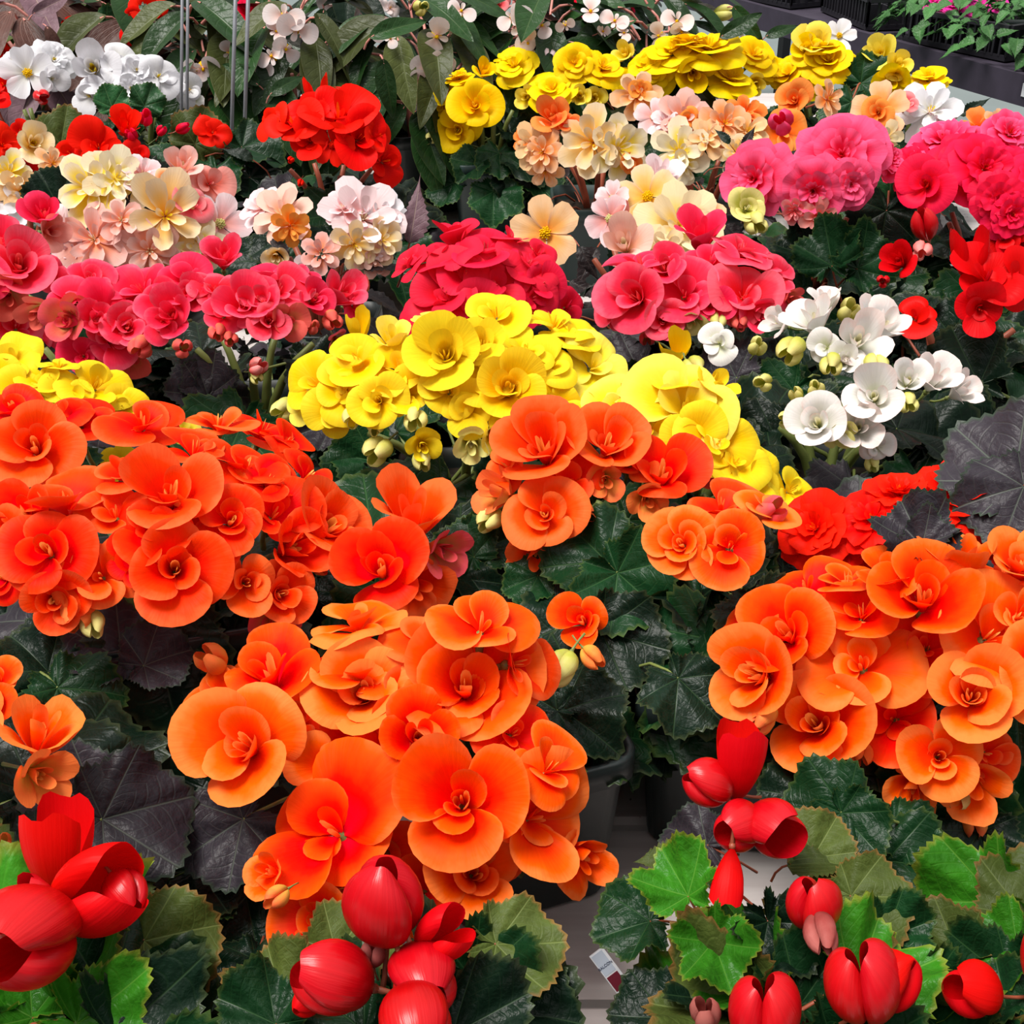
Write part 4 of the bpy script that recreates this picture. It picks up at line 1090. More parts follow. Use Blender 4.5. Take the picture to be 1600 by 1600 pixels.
plant('bright coral begonia with tight bud clusters left of the middle yellow one', 385, 505, .19, 200, [
    (213, 445, 100, 'open', 0, (-.3, .6, .7)), (290, 440, 105, 'open', 0, (-.1, .6, .8)), (268, 490, 80, 'cup', 0, (-.2, .2, .9)), (300, 458, 60, 'rose', 0, (0, .3, 1)), (378, 472, 90, 'rose', 0, (0, .4, .9)), (335, 450, 80, 'open', 0, (0, .5, .8)), (440, 450, 100, 'open', 0, (.2, .6, .8)),
    (420, 505, 66, 'rose', 0, (.1, .2, 1)), (415, 430, 70, 'open', 0, (0, .9, .4)), (492, 465, 60, 'rose', 0, (.3, .4, .8)), (535, 458, 66, 'cup', 0, (.4, .5, .7)), (562, 448, 40, 'bud', 'coral', (.1, .9, .4)), (345, 400, 66, 'cup', 'coral', (0, .6, .7)), (255, 505, 70, 'open', 0, (-.2, .1, 1)), (340, 520, 36, 'bud', 'bud_coral', (0, -.4, .8)),
    (488, 512, 30, 'bud', 'bud_coral', (.1, .3, .9)), (402, 572, 36, 'bud', 'pink_pale', (.4, .3, .8)), (400, 590, 26, 'bud', 'bud_green', (.2, -.4, .8)), (360, 530, 30, 'bud', 'bud_coral', (0, -.3, .8)), (285, 545, 40, 'bud', 'coral', (.2, .1, .9)), (455, 500, 60, 'cup', 'bud_coral', (.1, 0, 1)), (520, 500, 40, 'bud', 'bud_coral', (.2, -.3, .8)),
    (245, 470, 70, 'open', 0, (-.2, .3, .9)), (405, 470, 70, 'rose'), (465, 430, 70, 'open', 0, (.2, .8, .5)), (220, 540, 46, 'bud', 'bud_coral', (-.2, -.3, .8)), (555, 480, 50, 'open', 0, (.5, .2, .8)), (530, 535, 50, 'cup', 'bud_coral', (.3, -.4, .7)), (350, 490, 70, 'open')],
    'coral', n_leaf=22, lmats=DK, lsize=.06, pot=MID, group=G_PK, lspread=1.1, hand=[
    (325, 618, 72, .13, 130, (-.1, .35), 'leaf_purple', 'round'), (325, 620, 66, .13, 10, (.1, .4), 'leaf_purple', 'round'), (320, 615, 60, .13, 75, (0, .3), 'leaf_purple', 'round')])
plant('crimson pink begonia heaped behind the top of the middle yellow one', 745, 455, .19, 150, [
    (695, 395, 120, 'open', 0, (-.3, .8, .5)), (640, 410, 80, 'open', 0, (-.6, .6, .5)), (760, 395, 120, 'open', 0, (0, .8, .6)), (825, 410, 105, 'open', 0, (.4, .6, .7)), (695, 460, 150, 'open', 0, (-.2, .4, .9)), (775, 445, 120, 'open', 0, (.1, .4, .9)), (845, 445, 90, 'open', 0, (.5, .3, .8)), (800, 370, 80, 'open', 0, (.2, 1, .3)),
    (715, 363, 70, 'rose', 0, (-.1, 1, .3)), (830, 470, 90, 'open'), (890, 482, 70, 'open', 0, (.6, .1, .7)), (655, 490, 70, 'open', 0, (-.5, .1, .8)), (690, 490, 100, 'open'), (740, 490, 110, 'open'), (730, 430, 90, 'open'), (840, 395, 60, 'open')],
    'crimson', 'open', n_leaf=16, lmats=DK, lsize=.055, pot=MID, group=G_PK, zf=.65)
plant('coral pink begonia in the centre right with green undersides showing below its blooms', 1095, 465, .19, 165, [
    (1000, 410, 115, 'open', 0, (-.2, .8, .4)), (1095, 365, 76, 'cup', 0, (-.1, .7, .6)), (1160, 392, 115, 'open', 0, (.3, .8, .5)), (988, 470, 110, 'rose', 0, (-.3, .3, .9)), (1070, 455, 110, 'open', 0, (0, .4, .9)), (1160, 455, 110, 'open', 0, (.2, .4, .9)), (1040, 500, 66, 'rose', 0, (.1, .1, 1)), (1215, 440, 86, 'open', 0, (.6, .4, .7)),
    (1115, 475, 70, 'open'), (1200, 410, 86, 'open', 0, (.4, .8, .5)), (1110, 405, 86, 'open'), (960, 490, 66, 'open', 0, (-.5, 0, .9)), (1085, 500, 44, 'cup', 'bud_green', (0, -.5, .8)), (1120, 500, 36, 'bud', 'bud_green', (.1, -.5, .8)), (1155, 505, 34, 'bud', 'bud_coral', (.1, -.4, .8)), (1012, 525, 32, 'bud', 'bud_coral', (0, -.5, .8)), (1040, 420, 70, 'rose'), (1180, 490, 60, 'cup', 0, (.3, -.1, .9)), (1235, 470, 44, 'cup', 'bud_coral', (.5, -.2, .8))],
    'coral', n_leaf=18, lmats=DK, lsize=.055, pot=MID, group=G_PK, zf=.6)
plant('dark red begonia with a fallen-open bloom over dark leaves at the right edge', 1500, 475, .19, 190, [
    (1408, 408, 60, 'cup', 0, (-.3, .3, .9)), (1432, 495, 80, 'open', 0, (0, .5, .8)), (1545, 430, 125, 'open', 0, (.2, .5, .8)), (1445, 350, 52, 'bud', 0, (-.2, .8, .5)), (1440, 390, 40, 'bud', 'salmon', (0, -.3, .9)), (1590, 435, 100, 'open', 0, (.4, .3, .8)), (1515, 400, 90, 'tulip', 0, (0, .9, .4)), (1535, 480, 80, 'open', 0, (.2, -.2, .9)), (1380, 440, 26, 'bud', 0, (0, 0, 1))],
    'red', 'open', n_leaf=40, lmats=('leaf_dark', 'leaf_mid', 'leaf_dark'), lsize=.062, pot=MID, stem='stem_red', group=G_RD, lspread=1.2, hand=[
    (1300, 415, 70, .17, 100, (-.1, .4), 'leaf_mid', 'crinkle'), (1340, 420, 70, .17, 20, (0, .4), 'leaf_mid', 'crinkle'), (1520, 540, 80, .15, 10, (0, .5), 'leaf_mid', 'round'), (1490, 530, 80, .14, 170, (0, .4), 'leaf_dark', 'round'), (1270, 400, 60, .16, 160, (0, .4), 'leaf_dark', 'crinkle')])

# --- sixth row: peach and hot pink
plant('peach and red begonia at the left edge with one primrose yellow double bloom', 15, 290, .20, 110, [
    (52, 225, 62, 'cup', 'cream', (.2, .2, .9)), (12, 270, 77, 'loose', 'lemon_white', (-.1, .3, 1)), (35, 315, 88, 'loose', 'white_pure', (.1, .5, .8)), (85, 335, 65, 'loose', 'white_pure', (.3, .3, .9)), (-30, 300, 80), (5, 350, 50), (85, 255, 51, 'loose', 'peach', (.4, .3, .8)), (30, 300, 70, 'loose', 'peach')],
    'peach', 'loose', n_leaf=16, lkind='point', lmats=PT, lsize=.045, pot=MID, stem='stem_red', group=G_PE)
plant('yellow-white double begonia with red stems in front of the small red one on the left', 215, 350, .20, 150, [
    (140, 290, 122, 'loose', 'lemon_white', (-.3, .2, 1)), (185, 275, 110, 'loose', 'lemon_white', (.2, .3, .9)), (265, 335, 139, 'loose', 'cream', (.1, .1, 1)), (330, 285, 76, 'open', 'salmon', (.3, .3, .9)), (222, 268, 70, 'loose', 'pink_pale', (.1, .5, .8)), (285, 260, 60, 'cup', 'peach_pink', (.1, .6, .7)), (345, 348, 95, 'single', 'pink_pale', (.3, .3, .9)),
    (145, 375, 122, 'loose', 'peach_pink', (-.3, .2, .9)), (230, 390, 100, 'loose', 'peach_pink'), (310, 385, 88, 'loose', 'lemon_white', (0, .1, 1)), (115, 395, 77, 'loose', 'pink_pale', (-.4, .1, .9)), (300, 320, 66, 'open', 'salmon'), (265, 285, 50, 'open', 'peach'), (190, 345, 70, 'loose', 'peach_pink'), (90, 345, 50, 'cup', 'pink_pale'), (185, 420, 70, 'loose', 'pink_pale'), (270, 405, 58, 'loose', 'peach')],
    'peach', 'loose', n_leaf=20, lkind='point', lmats=PT, lsize=.045, pot=MID, stem='stem_red', group=G_PE, zf=.65, hand=[(185, 330, 44, .23, 60, (0, .3), 'leaf_maroon', 'point'), (175, 330, 46, .22, 140, (0, .3), 'leaf_maroon', 'point'), (130, 425, 70, .21, 10, (0, .6), 'leaf_maroon', 'point'), (90, 320, 60, .2, 120, (0, .3), 'leaf_dark', 'round'), (395, 250, 60, .2, 160, (0, .4), 'leaf_dark', 'point')])
plant('pink-white begonia with pointed dark toothed leaves right of the yellow-white double one', 500, 370, .20, 140, [
    (440, 330, 100, 'loose', 'peach_pink', (-.3, .4, .8)), (565, 335, 139, 'loose', 'pink_pale', (.1, .4, .9)), (598, 330, 100, 'loose', 'white_pure', (.4, .4, .8)), (535, 320, 77, 'loose', 'pink_pale', (-.1, .6, .7)), (555, 385, 77, 'loose', 'cream', (.1, -.2, .9)), (455, 355, 65, 'loose', 'apricot', (0, -.3, .9)), (405, 320, 77, 'loose', 'pink_pale', (-.4, .5, .7)), (600, 375, 70, 'loose', 'cream'),
    (500, 395, 65, 'loose', 'peach_pink'), (585, 405, 65, 'loose', 'peach_pink'), (430, 400, 40, 'cup', 'cream', (0, -.3, .9)), (480, 425, 51, 'loose', 'pink_pale')],
    'pink_pale', 'loose', n_leaf=22, lkind='point', lmats=PT, lsize=.05, pot=MID, stem='stem_red', group=G_PE, hand=[
    (640, 380, 115, .20, 80, (.1, .1), 'leaf_mauve', 'point'), (480, 410, 75, .2, 60, (.1, .3), 'leaf_dark', 'point'), (450, 405, 62, .2, 130, (-.1, .3), 'leaf_maroon', 'point'), (560, 415, 90, .19, 15, (0, .8), 'leaf_maroon', 'point'), (500, 420, 60, .19, 30, (0, .5), 'leaf_maroon', 'point')])
plant('peach single-flowered begonia with pink buds in the gap at the centre of the bench', 1000, 375, .20, 160, [
    (852, 362, 108, 'single', 'peach', (-.2, .1, 1, 20)), (955, 310, 56, 'single', 'pink_pale', (-.3, .3, .9)), (950, 345, 76, 'single', 'pink_pale', (-.3, 0, 1)), (1012, 305, 95, 'single', 'cream', (0, .3, 1)), (1065, 345, 139, 'loose', 'cream', (.2, .3, .9)), (985, 382, 80, 'cup', 'peach_pink', (-.1, .4, .9)),
    (1032, 275, 66, 'cup', 'pink_pale', (.1, .7, .6)), (1100, 330, 81, 'loose', 'peach'), (1040, 390, 81, 'loose', 'cream'), (1165, 322, 56, 'rose', 'bud_green', (.1, .3, 1)), (1180, 350, 46, 'bud', 'bud_green', (.2, -.3, .9)), (965, 330, 40, 'bud', 'salmon', (.3, .6, .6))],
    'peach', 'loose', n_leaf=18, lkind='point', lmats=PT, lsize=.045, pot=MID, stem='stem_red', group=G_PE, hand=[(890, 440, 75, .10, -30, (0, .5), 'leaf_maroon', 'point'), (905, 385, 70, .14, -60, (0, .3), 'leaf_maroon', 'point')])
plant('hot pink begonia with one large ruffled bloom right of the peach ones', 1290, 315, .20, 150, [
    (1308, 245, 150, 'double', 0, (0, .25, 1)), (1182, 278, 120, 'double', 0, (-.4, .1, 1)), (1222, 190, 50, 'bud', 0, (-.1, .2, .9)), (1270, 300, 110, 'double', 0, (-.1, -.2, 1)), (1330, 290, 80, 'double', 0, (.3, -.1, .9)), (1280, 340, 60, 'loose', 'salmon', (0, -.3, .9)), (1390, 250, 66, 'double', 0, (.6, .3, .7)), (1240, 330, 44, 'loose', 'salmon', (-.2, -.4, .9))],
    'hot_pink', 'double', n_leaf=34, lmats=('leaf_dark', 'leaf_mid'), lsize=.06, pot=MID, stem='stem_red', group=G_PK, lspread=1.1, hand=[(1390, 320, 90, .18, 140, (-.1, .25), 'leaf_mid', 'round'), (1385, 330, 76, .18, -100, (0, .3), 'leaf_dark', 'round'), (1410, 300, 60, .17, 60, (0, .3), 'leaf_dark', 'round')])
plant('rose red begonia with many ruffled blooms at the right edge of the picture', 1545, 320, .20, 160, [
    (1448, 288, 90, 'rose', 0, (-.1, .2, 1)), (1480, 220, 125, 'double', 'hot_pink', (-.1, .7, .6)), (1578, 210, 90, 'double', 'hot_pink', (.3, .4, .8)), (1545, 265, 130, 'double', 0, (.3, .3, .9)), (1580, 335, 86, 'double', 0, (.3, 0, .9)), (1420, 255, 90, 'double', 'rose_red', (-.4, .5, .8)), (1600, 375, 86, 'open', 'red', (.3, 0, .9)), (1500, 250, 100, 'double', 0, (0, .4, .9)),
    (1560, 310, 90, 'double', 0, (.2, .1, 1)), (1570, 370, 70, 'open', 'red', (0, .2, 1)), (1620, 280, 110)],
    'rose_red', 'double', n_leaf=34, lmats=('leaf_dark', 'leaf_mid'), lsize=.06, pot=MID, stem='stem_red', group=G_PK)

# --- seventh row: red and peach orange
plant('vivid red begonia with a heap of wide blooms in the back left', 515, 235, .20, 125, [
    (462, 190, 95, 'open', 0, (-.3, .5, .8)), (530, 175, 125, 'open', 0, (0, .7, .7)), (495, 148, 60, 'tulip', 0, (-.1, .9, .4)), (562, 215, 105, 'open', 0, (.3, .3, .9)), (602, 252, 80, 'open', 0, (.5, .1, .9)), (425, 190, 66, 'open', 0, (-.7, .3, .7)), (520, 225, 66, 'single', 0, (0, 0, 1)), (485, 215, 70, 'open'), (545, 145, 60, 'open', 0, (.1, 1, .4)), (495, 170, 90, 'open'), (590, 215, 60, 'open', 0, (.6, .3, .6)), (470, 285, 14, 'bud'), (455, 250, 14, 'bud')],
    'vivid_red', 'open', n_leaf=30, lmats=('leaf_dark', 'leaf_mid', 'leaf_purple'), lsize=.06, pot=MID, stem='stem_red', group=G_RD, lspread=1.25, zf=.7)
plant('dark red begonia with low blooms and small buds behind the yellow-white double one', 170, 240, .18, 110, [
    (150, 222, 80, 'open', 'vivid_red', (-.1, .3, .9)), (195, 195, 56, 'cup', 'vivid_red', (0, .6, .7)), (228, 185, 30, 'bud', 'rose_red', (0, .4, .8)), (110, 240, 66, 'open', 'vivid_red', (-.3, .2, .9)), (215, 240, 50, 'open', 'red'), (252, 205, 20, 'bud', 'rose_red'), (205, 212, 24, 'bud', 'rose_red'), (285, 200, 22, 'bud', 'rose_red')],
    'red', 'open', n_leaf=24, lmats=('leaf_dark', 'leaf_mid', 'leaf_dark'), lsize=.055, pot=MID, stem='stem_red', group=G_RD, lspread=1.2, hand=[(95, 225, 60, .19, 80, (0, .1), 'leaf_olive', 'round')])
plant('small red begonia with one round bloom just left of the vivid red heap', 335, 235, .17, 75, [
    (332, 205, 56, 'open', 'vivid_red', (0, .3, 1)), (310, 190, 24, 'bud', 'vivid_red')],
    'vivid_red', 'open', n_leaf=22, lmats=('leaf_dark', 'leaf_mid', 'leaf_mid'), lsize=.058, pot=MID, stem='stem_red', group=G_RD, lspread=1.4, ls_z=(.08, .17), hand=[(305, 225, 60, .18, 75, (0, .1), 'leaf_olive', 'round'), (350, 240, 80, .17, -10, (0, .6), 'leaf_mid', 'point')])
plant('red begonia cut off by the left edge behind the primrose yellow bloom', -20, 225, .19, 80, [
    (5, 225, 70, 'open', 'vivid_red', (.1, .2, 1)), (-10, 150, 60), (30, 205, 40, 'open'), (40, 260, 60, 'open', 'vivid_red')], 'vivid_red', 'open', n_leaf=18, lmats=GR, lsize=.055, pot=MID, stem='stem_red', group=G_RD)
plant('peach begonia with orange-backed petals in the dark pot beside the clear bench gap', 935, 222, .19, 125, [
    (862, 185, 60, 'cup', 'apricot', (-.1, .4, .9)), (922, 220, 107, 'loose', 'cream', (-.1, .1, 1)), (972, 232, 100, 'loose', 'lemon_white', (.4, 0, .9)), (995, 150, 77, 'loose', 'peach', (0, .2, 1)), (1000, 140, 36, 'open', 'apricot', (.1, .1, 1)), (832, 225, 77, 'loose', 'peach', (-.4, 0, .9)), (848, 240, 65, 'loose', 'peach'), (852, 268, 58, 'loose', 'peach', (0, -.4, .8)), (1020, 180, 56, 'single', 'pink_pale', (-.2, .3, .9)), (885, 190, 44, 'open', 'apricot'), (820, 215, 46, 'loose', 'apricot'), (985, 255, 40, 'open', 'apricot', (.5, -.2, .8))],
    'peach', 'loose', n_leaf=18, lkind='point', lmats=PT, lsize=.045, pot=(.125, .115, 'pot_green'), stem='stem_red', group=G_PE, rz=0)
plant('peach and cream begonia with orange undersides between the hot pink one and the dark pot', 1105, 225, .19, 125, [
    (1070, 182, 88, 'loose', 'peach_pink', (0, .3, 1)), (1075, 185, 36, 'open', 'apricot', (0, 0, 1)), (1062, 235, 100, 'loose', 'lemon_white', (-.1, .1, 1)), (1130, 190, 77, 'loose', 'peach', (.2, .3, .9)), (1165, 178, 65, 'loose', 'apricot', (.2, .4, .9)), (1105, 215, 65, 'loose', 'peach'), (1170, 205, 65, 'loose', 'peach'), (1225, 205, 76, 'open', 'apricot', (.3, .3, .9)), (1150, 235, 58, 'loose', 'cream'), (1070, 262, 58, 'loose', 'lemon_white', (0, -.4, .9)), (1040, 190, 58, 'loose', 'pink_pale')],
    'peach', 'loose', n_leaf=30, lkind='point', lmats=PT, lsize=.045, pot=MID, stem='stem_red', group=G_PE, hand=[(1160, 230, 46, .22, 60, (0, .3), 'leaf_maroon', 'point'), (1130, 262, 56, .2, -20, (0, .5), 'leaf_maroon', 'point'), (1140, 225, 40, .22, 130, (0, .3), 'leaf_dark', 'point'), (930, 150, 50, .2, 160, (0, .5), 'leaf_maroon', 'point')])
plant('apricot begonia with white and orange double blooms at the far right of the bench', 1350, 200, .19, 130, [
    (1240, 152, 56, 'rose', 'apricot', (-.2, .3, 1)), (1296, 152, 58, 'loose', 'peach', (.6, .2, .7)), (1375, 168, 84, 'single', 'peach', (0, .3, 1)), (1372, 175, 48, 'rose', 'apricot', (0, .2, 1)), (1452, 168, 97, 'loose', 'white_pure', (.1, .4, .9)), (1462, 148, 36, 'open', 'apricot', (.3, .8, .5)), (1420, 160, 40, 'open', 'salmon'), (1385, 220, 51, 'loose', 'cream', (0, -.2, .9)), (1330, 215, 58, 'loose', 'peach'), (1470, 195, 58, 'loose', 'pink_pale'), (1530, 195, 60, 'single', 'apricot', (0, .5, .8)), (1560, 190, 46, 'loose', 'peach')],
    'apricot', 'loose', n_leaf=36, lkind='point', lmats=('leaf_maroon', 'leaf_dark', 'leaf_mid'), lsize=.05, pot=MID, stem='stem_red', group=G_PE, lspread=1.2, hand=[(1345, 130, 60, .21, 30, (0, .3), 'leaf_mid', 'round'), (1330, 160, 60, .2, -110, (0, .3), 'leaf_mid', 'round'), (1500, 180, 60, .17, 30, (0, .4), 'leaf_dark', 'point')])

# --- eighth row: golden yellow and white
plant('golden yellow begonia in the dark green pot standing apart at the back', 765, 150, .20, 75, [
    (742, 165, 82, 'rose', 0, (0, .3, 1)), (715, 203, 72, 'rose', 0, (-.1, .1, 1)), (698, 140, 50, 'pompon', 0, (-.4, .5, .7)), (718, 118, 52, 'pompon', 0, (-.2, .9, .5)), (755, 112, 36, 'cup', 0, (.2, .5, .8)), (672, 218, 24, 'bud', 'yellow_pale', (-.2, -.2, .9)), (690, 165, 40, 'pompon', 0, (-.6, 0, .7))],
    'gold', 'pompon', n_leaf=20, lmats=GR, lsize=.05, pot=GRN, group=G_YE, rz=8, zf=.8, lspread=1.05)
plant('golden yellow begonia with flat ruffled blooms left of the highest yellow heap', 880, 135, .20, 100, [
    (805, 100, 76, 'pompon', 0, (-.2, .6, .8)), (862, 137, 80, 'pompon', 0, (-.1, .6, .8)), (900, 98, 70, 'pompon', 0, (0, .4, .9)), (940, 105, 76, 'pompon', 0, (.2, .7, .7)), (905, 150, 36, 'cup', 'yellow_pale', (0, .2, .9)), (930, 152, 36, 'cup', 'yellow_pale', (.1, .1, 1)), (822, 152, 36, 'cup', 'yellow_pale', (-.2, .1, .9)), (985, 130, 56, 'pompon', 0, (.2, .3, .9)), (800, 90, 56, 'pompon', 0, (-.1, .8, .5))],
    'gold', 'pompon', n_leaf=20, lmats=GR, lsize=.055, pot=MID, group=G_YE, zf=.75)
plant('golden yellow begonia making the highest heap of blooms at the back', 1075, 125, .20, 120, [
    (1052, 80, 96, 'pompon', 0, (-.1, .7, .7)), (1110, 72, 110, 'pompon', 0, (.1, .8, .6)), (1010, 98, 70, 'pompon', 0, (-.2, .6, .8)), (1145, 122, 90, 'pompon', 0, (.2, .7, .6)), (1180, 85, 76, 'pompon', 0, (.3, .6, .7)), (975, 85, 36, 'cup', 'yellow_pale', (-.2, .4, .9)), (1025, 115, 66, 'pompon', 0, (0, .2, .9)), (1085, 110, 60, 'cup', 0, (.1, -.2, .9)), (1180, 130, 34, 'cup', 'yellow_pale', (.1, -.3, .9)), (1205, 105, 60, 'pompon', 0, (.3, .4, .8)), (1075, 65, 76, 'pompon', 0, (0, 1, .4))],
    'gold', 'pompon', n_leaf=32, lmats=GR, lsize=.055, pot=MID, group=G_YE, zf=.8)
plant('golden yellow begonia with pale back petals near the black trays', 1285, 120, .20, 85, [
    (1268, 68, 62, 'cup', 'yellow_pale', (0, .5, .8)), (1262, 80, 50, 'rose', 0, (-.1, .3, 1)), (1292, 95, 86, 'pompon', 0, (0, .6, .8)), (1232, 112, 66, 'pompon', 0, (-.3, .6, .7)), (1322, 105, 60, 'pompon', 0, (.3, .5, .8)), (1268, 125, 56, 'pompon', 0, (0, .2, 1)), (1290, 75, 60, 'pompon', 0, (.1, 1, .4)), (1280, 48, 34, 'single', 'cream', (0, .6, .7))],
    'gold', 'pompon', n_leaf=30, lmats=GR, lsize=.055, pot=MID, group=G_YE, zf=.85)
plant('yellow begonia with a flat-topped bloom at the right end of the back row', 1425, 150, .19, 85, [
    (1378, 85, 56, 'cup', 'yellow_pale', (-.1, .4, .9)), (1395, 125, 56, 'cup', 'gold', (0, -.2, .9)), (1402, 105, 46, 'cup', 'yellow_pale', (.2, .2, .9)), (1450, 120, 74, 'pompon', 0, (.1, .8, .6)), (1435, 138, 30, 'bud', 'bud_green', (-.2, -.3, .9))],
    'gold', 'pompon', n_leaf=26, lmats=GR, lsize=.05, pot=SML, group=G_YE, zf=.85)
plant('white single-flowered begonia with a yellow eye in the back left corner', 55, 150, .20, 80, [
    (42, 115, 80, 'single', 'white_pure', (-.05, .15, 1)), (80, 92, 76, 'double', 'white_pure', (.2, .4, .8)), (85, 125, 44, 'open', 'white_pure', (.3, -.1, .9)), (18, 95, 40, 'double', 'white_pure'), (5, 130, 44, 'open', 'vivid_red'), (65, 150, 30, 'bud', 'red', (.3, -.2, .9))],
    'white_pure', 'single', n_leaf=20, lmats=GR, lsize=.055, pot=MID, group=G_WH, zf=.8)
plant('white begonia with several wide blooms behind two upright green leaves', 210, 150, .20, 100, [
    (155, 108, 76, 'cup', 'white_pure', (-.1, .2, 1)), (185, 98, 70, 'open', 'white_pure', (.1, .5, .8)), (215, 110, 60, 'double', 'white_pure', (.1, .4, .9)), (250, 120, 66, 'open', 'white_pure', (.2, .3, .9)), (272, 130, 36, 'single', 'white_pure', (0, .2, 1)), (295, 140, 50, 'open', 'white_pure', (.3, .2, .9)), (140, 150, 60, 'open', 'white_pure', (-.3, 0, .9)), (205, 140, 50, 'double', 'white_pure'), (300, 158, 36, 'single', 'white', (.1, .2, 1))],
    'white_pure', 'open', n_leaf=22, lmats=GR, lsize=.055, pot=MID, group=G_WH, zf=.7, hand=[(175, 168, 36, .22, 110, (0, .1), 'leaf_fresh', 'round'), (226, 166, 38, .22, 70, (0, .1), 'leaf_fresh', 'round')])

# --- ninth row: wing-leaved begonias with hanging blush flowers
TALL = (.13, .13, 'pot')
WL = ('leaf_wing', 'leaf_wing', 'leaf_wing_olive')


def wing_plant(label, cx, cy, hc, rx, flowers, n_leaf, lm=WL, pal='wing', kind='wing', **kw):
    flowers = [(f[0], f[1], f[2] * 1.25, *f[3:]) for f in flowers]
    return plant(label, cx, cy, hc, rx, flowers, pal, kind, n_leaf=int(n_leaf * 1.5), lkind='wing', lmats=lm, lsize=kw.pop('lsize', .078), ls_z=(.13, .34), pot=TALL, stem='stem_pink', group=G_AW, zf=1.05, lspread=kw.pop('lspread', .95), **kw)


wing_plant('wing-leaved begonia with blush white hanging flowers in the black pot behind the bench gap', 650, 85, .24, 120, [
    (682, 55, 50, 'wing', 0, (0, -.5, .9)), (670, 112, 50, 'wing', 0, (-.1, -.4, .9)), (655, 125, 36, 'wing', 0, (0, -.6, .8)), (600, 45, 34, 'wing', 0, (-.2, -.3, .9)), (690, 95, 32, 'wing', 0, (.3, -.2, .9)), (705, 45, 26, 'wing'), (658, 12, 24, 'bud', 'bud_green'), (565, 135, 20, 'bud', 'wing'), (610, 60, 26, 'wing'), (720, 20, 36, 'wing')], 38, hand=[
    (600, 100, 80, .26, -80, (0, .2), 'leaf_wing'), (585, 55, 90, .30, 25, (0, .5), 'leaf_wing'), (540, 150, 90, .2, -45, (0, .3), 'leaf_wing_olive'), (620, 130, 80, .2, -100, (.2, .2), 'leaf_wing'), (630, 170, 70, .18, -120, (0, .2), 'leaf_wing')])
wing_plant('wing-leaved begonia with blush clusters above the vivid red heap', 460, 85, .24, 110, [
    (445, 28, 50, 'wing', 0, (-.1, .2, 1)), (462, 45, 50, 'wing', 0, (.2, -.2, .9)), (432, 50, 30, 'wing'), (445, 75, 36, 'wing', 0, (.2, -.5, .8)), (425, 90, 36, 'wing'), (540, 98, 22, 'bud', 'wing'), (440, 135, 24, 'bud', 'wing'), (412, 110, 28, 'wing')], 36, hand=[
    (505, 20, 70, .3, -100, (0, .2), 'leaf_wing'), (425, 145, 60, .22, 40, (0, .5), 'leaf_wing'), (475, 85, 50, .25, 80, (0, .2), 'leaf_purple')])
wing_plant('wing-leaved begonia with long leaves standing behind the tall wire stake', 325, 80, .24, 100, [
    (318, 105, 46, 'wing', 0, (-.1, -.6, .8)), (308, 110, 32, 'wing'), (358, 80, 30, 'wing', 0, (0, -.4, .9)), (385, 85, 30, 'wing'), (375, 45, 24, 'bud', 'vivid_red'), (390, 22, 44, 'open', 'rose_red'), (345, 140, 36, 'wing')], 34, hand=[
    (345, 10, 70, .3, -100, (0, .2), 'leaf_wing_olive'), (285, 20, 60, .28, -70, (0, .3), 'leaf_wing_olive'), (400, 130, 60, .22, 150, (0, .4), 'leaf_wing')])
wing_plant('wing-leaved begonia behind the golden yellow ones at centre', 840, 75, .24, 110, [
    (818, 45, 52, 'wing', 0, (-.1, -.1, 1)), (825, 65, 40, 'wing', 0, (0, -.5, .8)), (848, 42, 34, 'wing'), (883, 38, 24, 'wing', 0, (0, -.4, .9)), (922, 20, 40, 'wing', 0, (0, .5, .8)), (800, 30, 36, 'wing'), (855, 85, 24, 'bud', 'wing'), (940, 50, 24, 'wing')], 36)
wing_plant('wing-leaved begonia behind the highest yellow heap near the trays', 1015, 70, .24, 110, [
    (960, 35, 36, 'wing', 0, (0, .4, .9)), (1058, 35, 40, 'wing', 0, (0, .3, .9)), (1065, 48, 34, 'wing', 0, (.2, -.5, .8)), (1030, 55, 34, 'wing', 0, (-.2, -.3, .9)), (975, 52, 24, 'wing'), (1155, 45, 34, 'wing', 0, (.4, -.5, .8)), (1130, 22, 26, 'bud', 'bud_green'), (1310, 58, 44, 'single', 'white_pure', (0, .3, .9))], 36, hand=[
    (1130, 55, 70, .28, 30, (0, .3), 'leaf_wing'), (1150, 15, 70, .30, -50, (0, .3), 'leaf_wing'), (1200, 55, 50, .24, 20, (0, .4), 'leaf_wing')])
wing_plant('bronze-leaved begonia with scarlet flowers in the top left corner', 60, 45, .25, 120, [
    (128, 48, 46, 'open', 'vivid_red', (0, .1, 1)), (158, 42, 36, 'open', 'vivid_red', (.3, .4, .8)), (5, 82, 30, 'open', 'vivid_red')], 34, ('leaf_bronze', 'leaf_bronze', 'leaf_mauve'), 'vivid_red', 'open', lspread=1.0, lsize=.085, hand=[(55, 20, 60, .3, 30, (0, .2), 'leaf_mauve'), (75, 45, 50, .28, -60, (0, .2), 'leaf_bronze')])
wing_plant('olive-leaved begonia with small scarlet flowers beside the shorter wire stake', 205, 55, .25, 100, [
    (212, 32, 32, 'open', 'vivid_red', (0, .1, 1)), (232, 12, 46, 'open', 'vivid_red', (0, .3, .9)), (202, 56, 28, 'valve', 'vivid_red', (-.2, -.6, .7)), (218, 54, 26, 'valve', 'vivid_red', (.3, -.6, .7))], 34, ('leaf_bronze', 'leaf_wing', 'leaf_wing_olive'), 'vivid_red', 'open', hand=[(165, 60, 60, .25, 35, (0, .3), 'leaf_mid', 'round')])

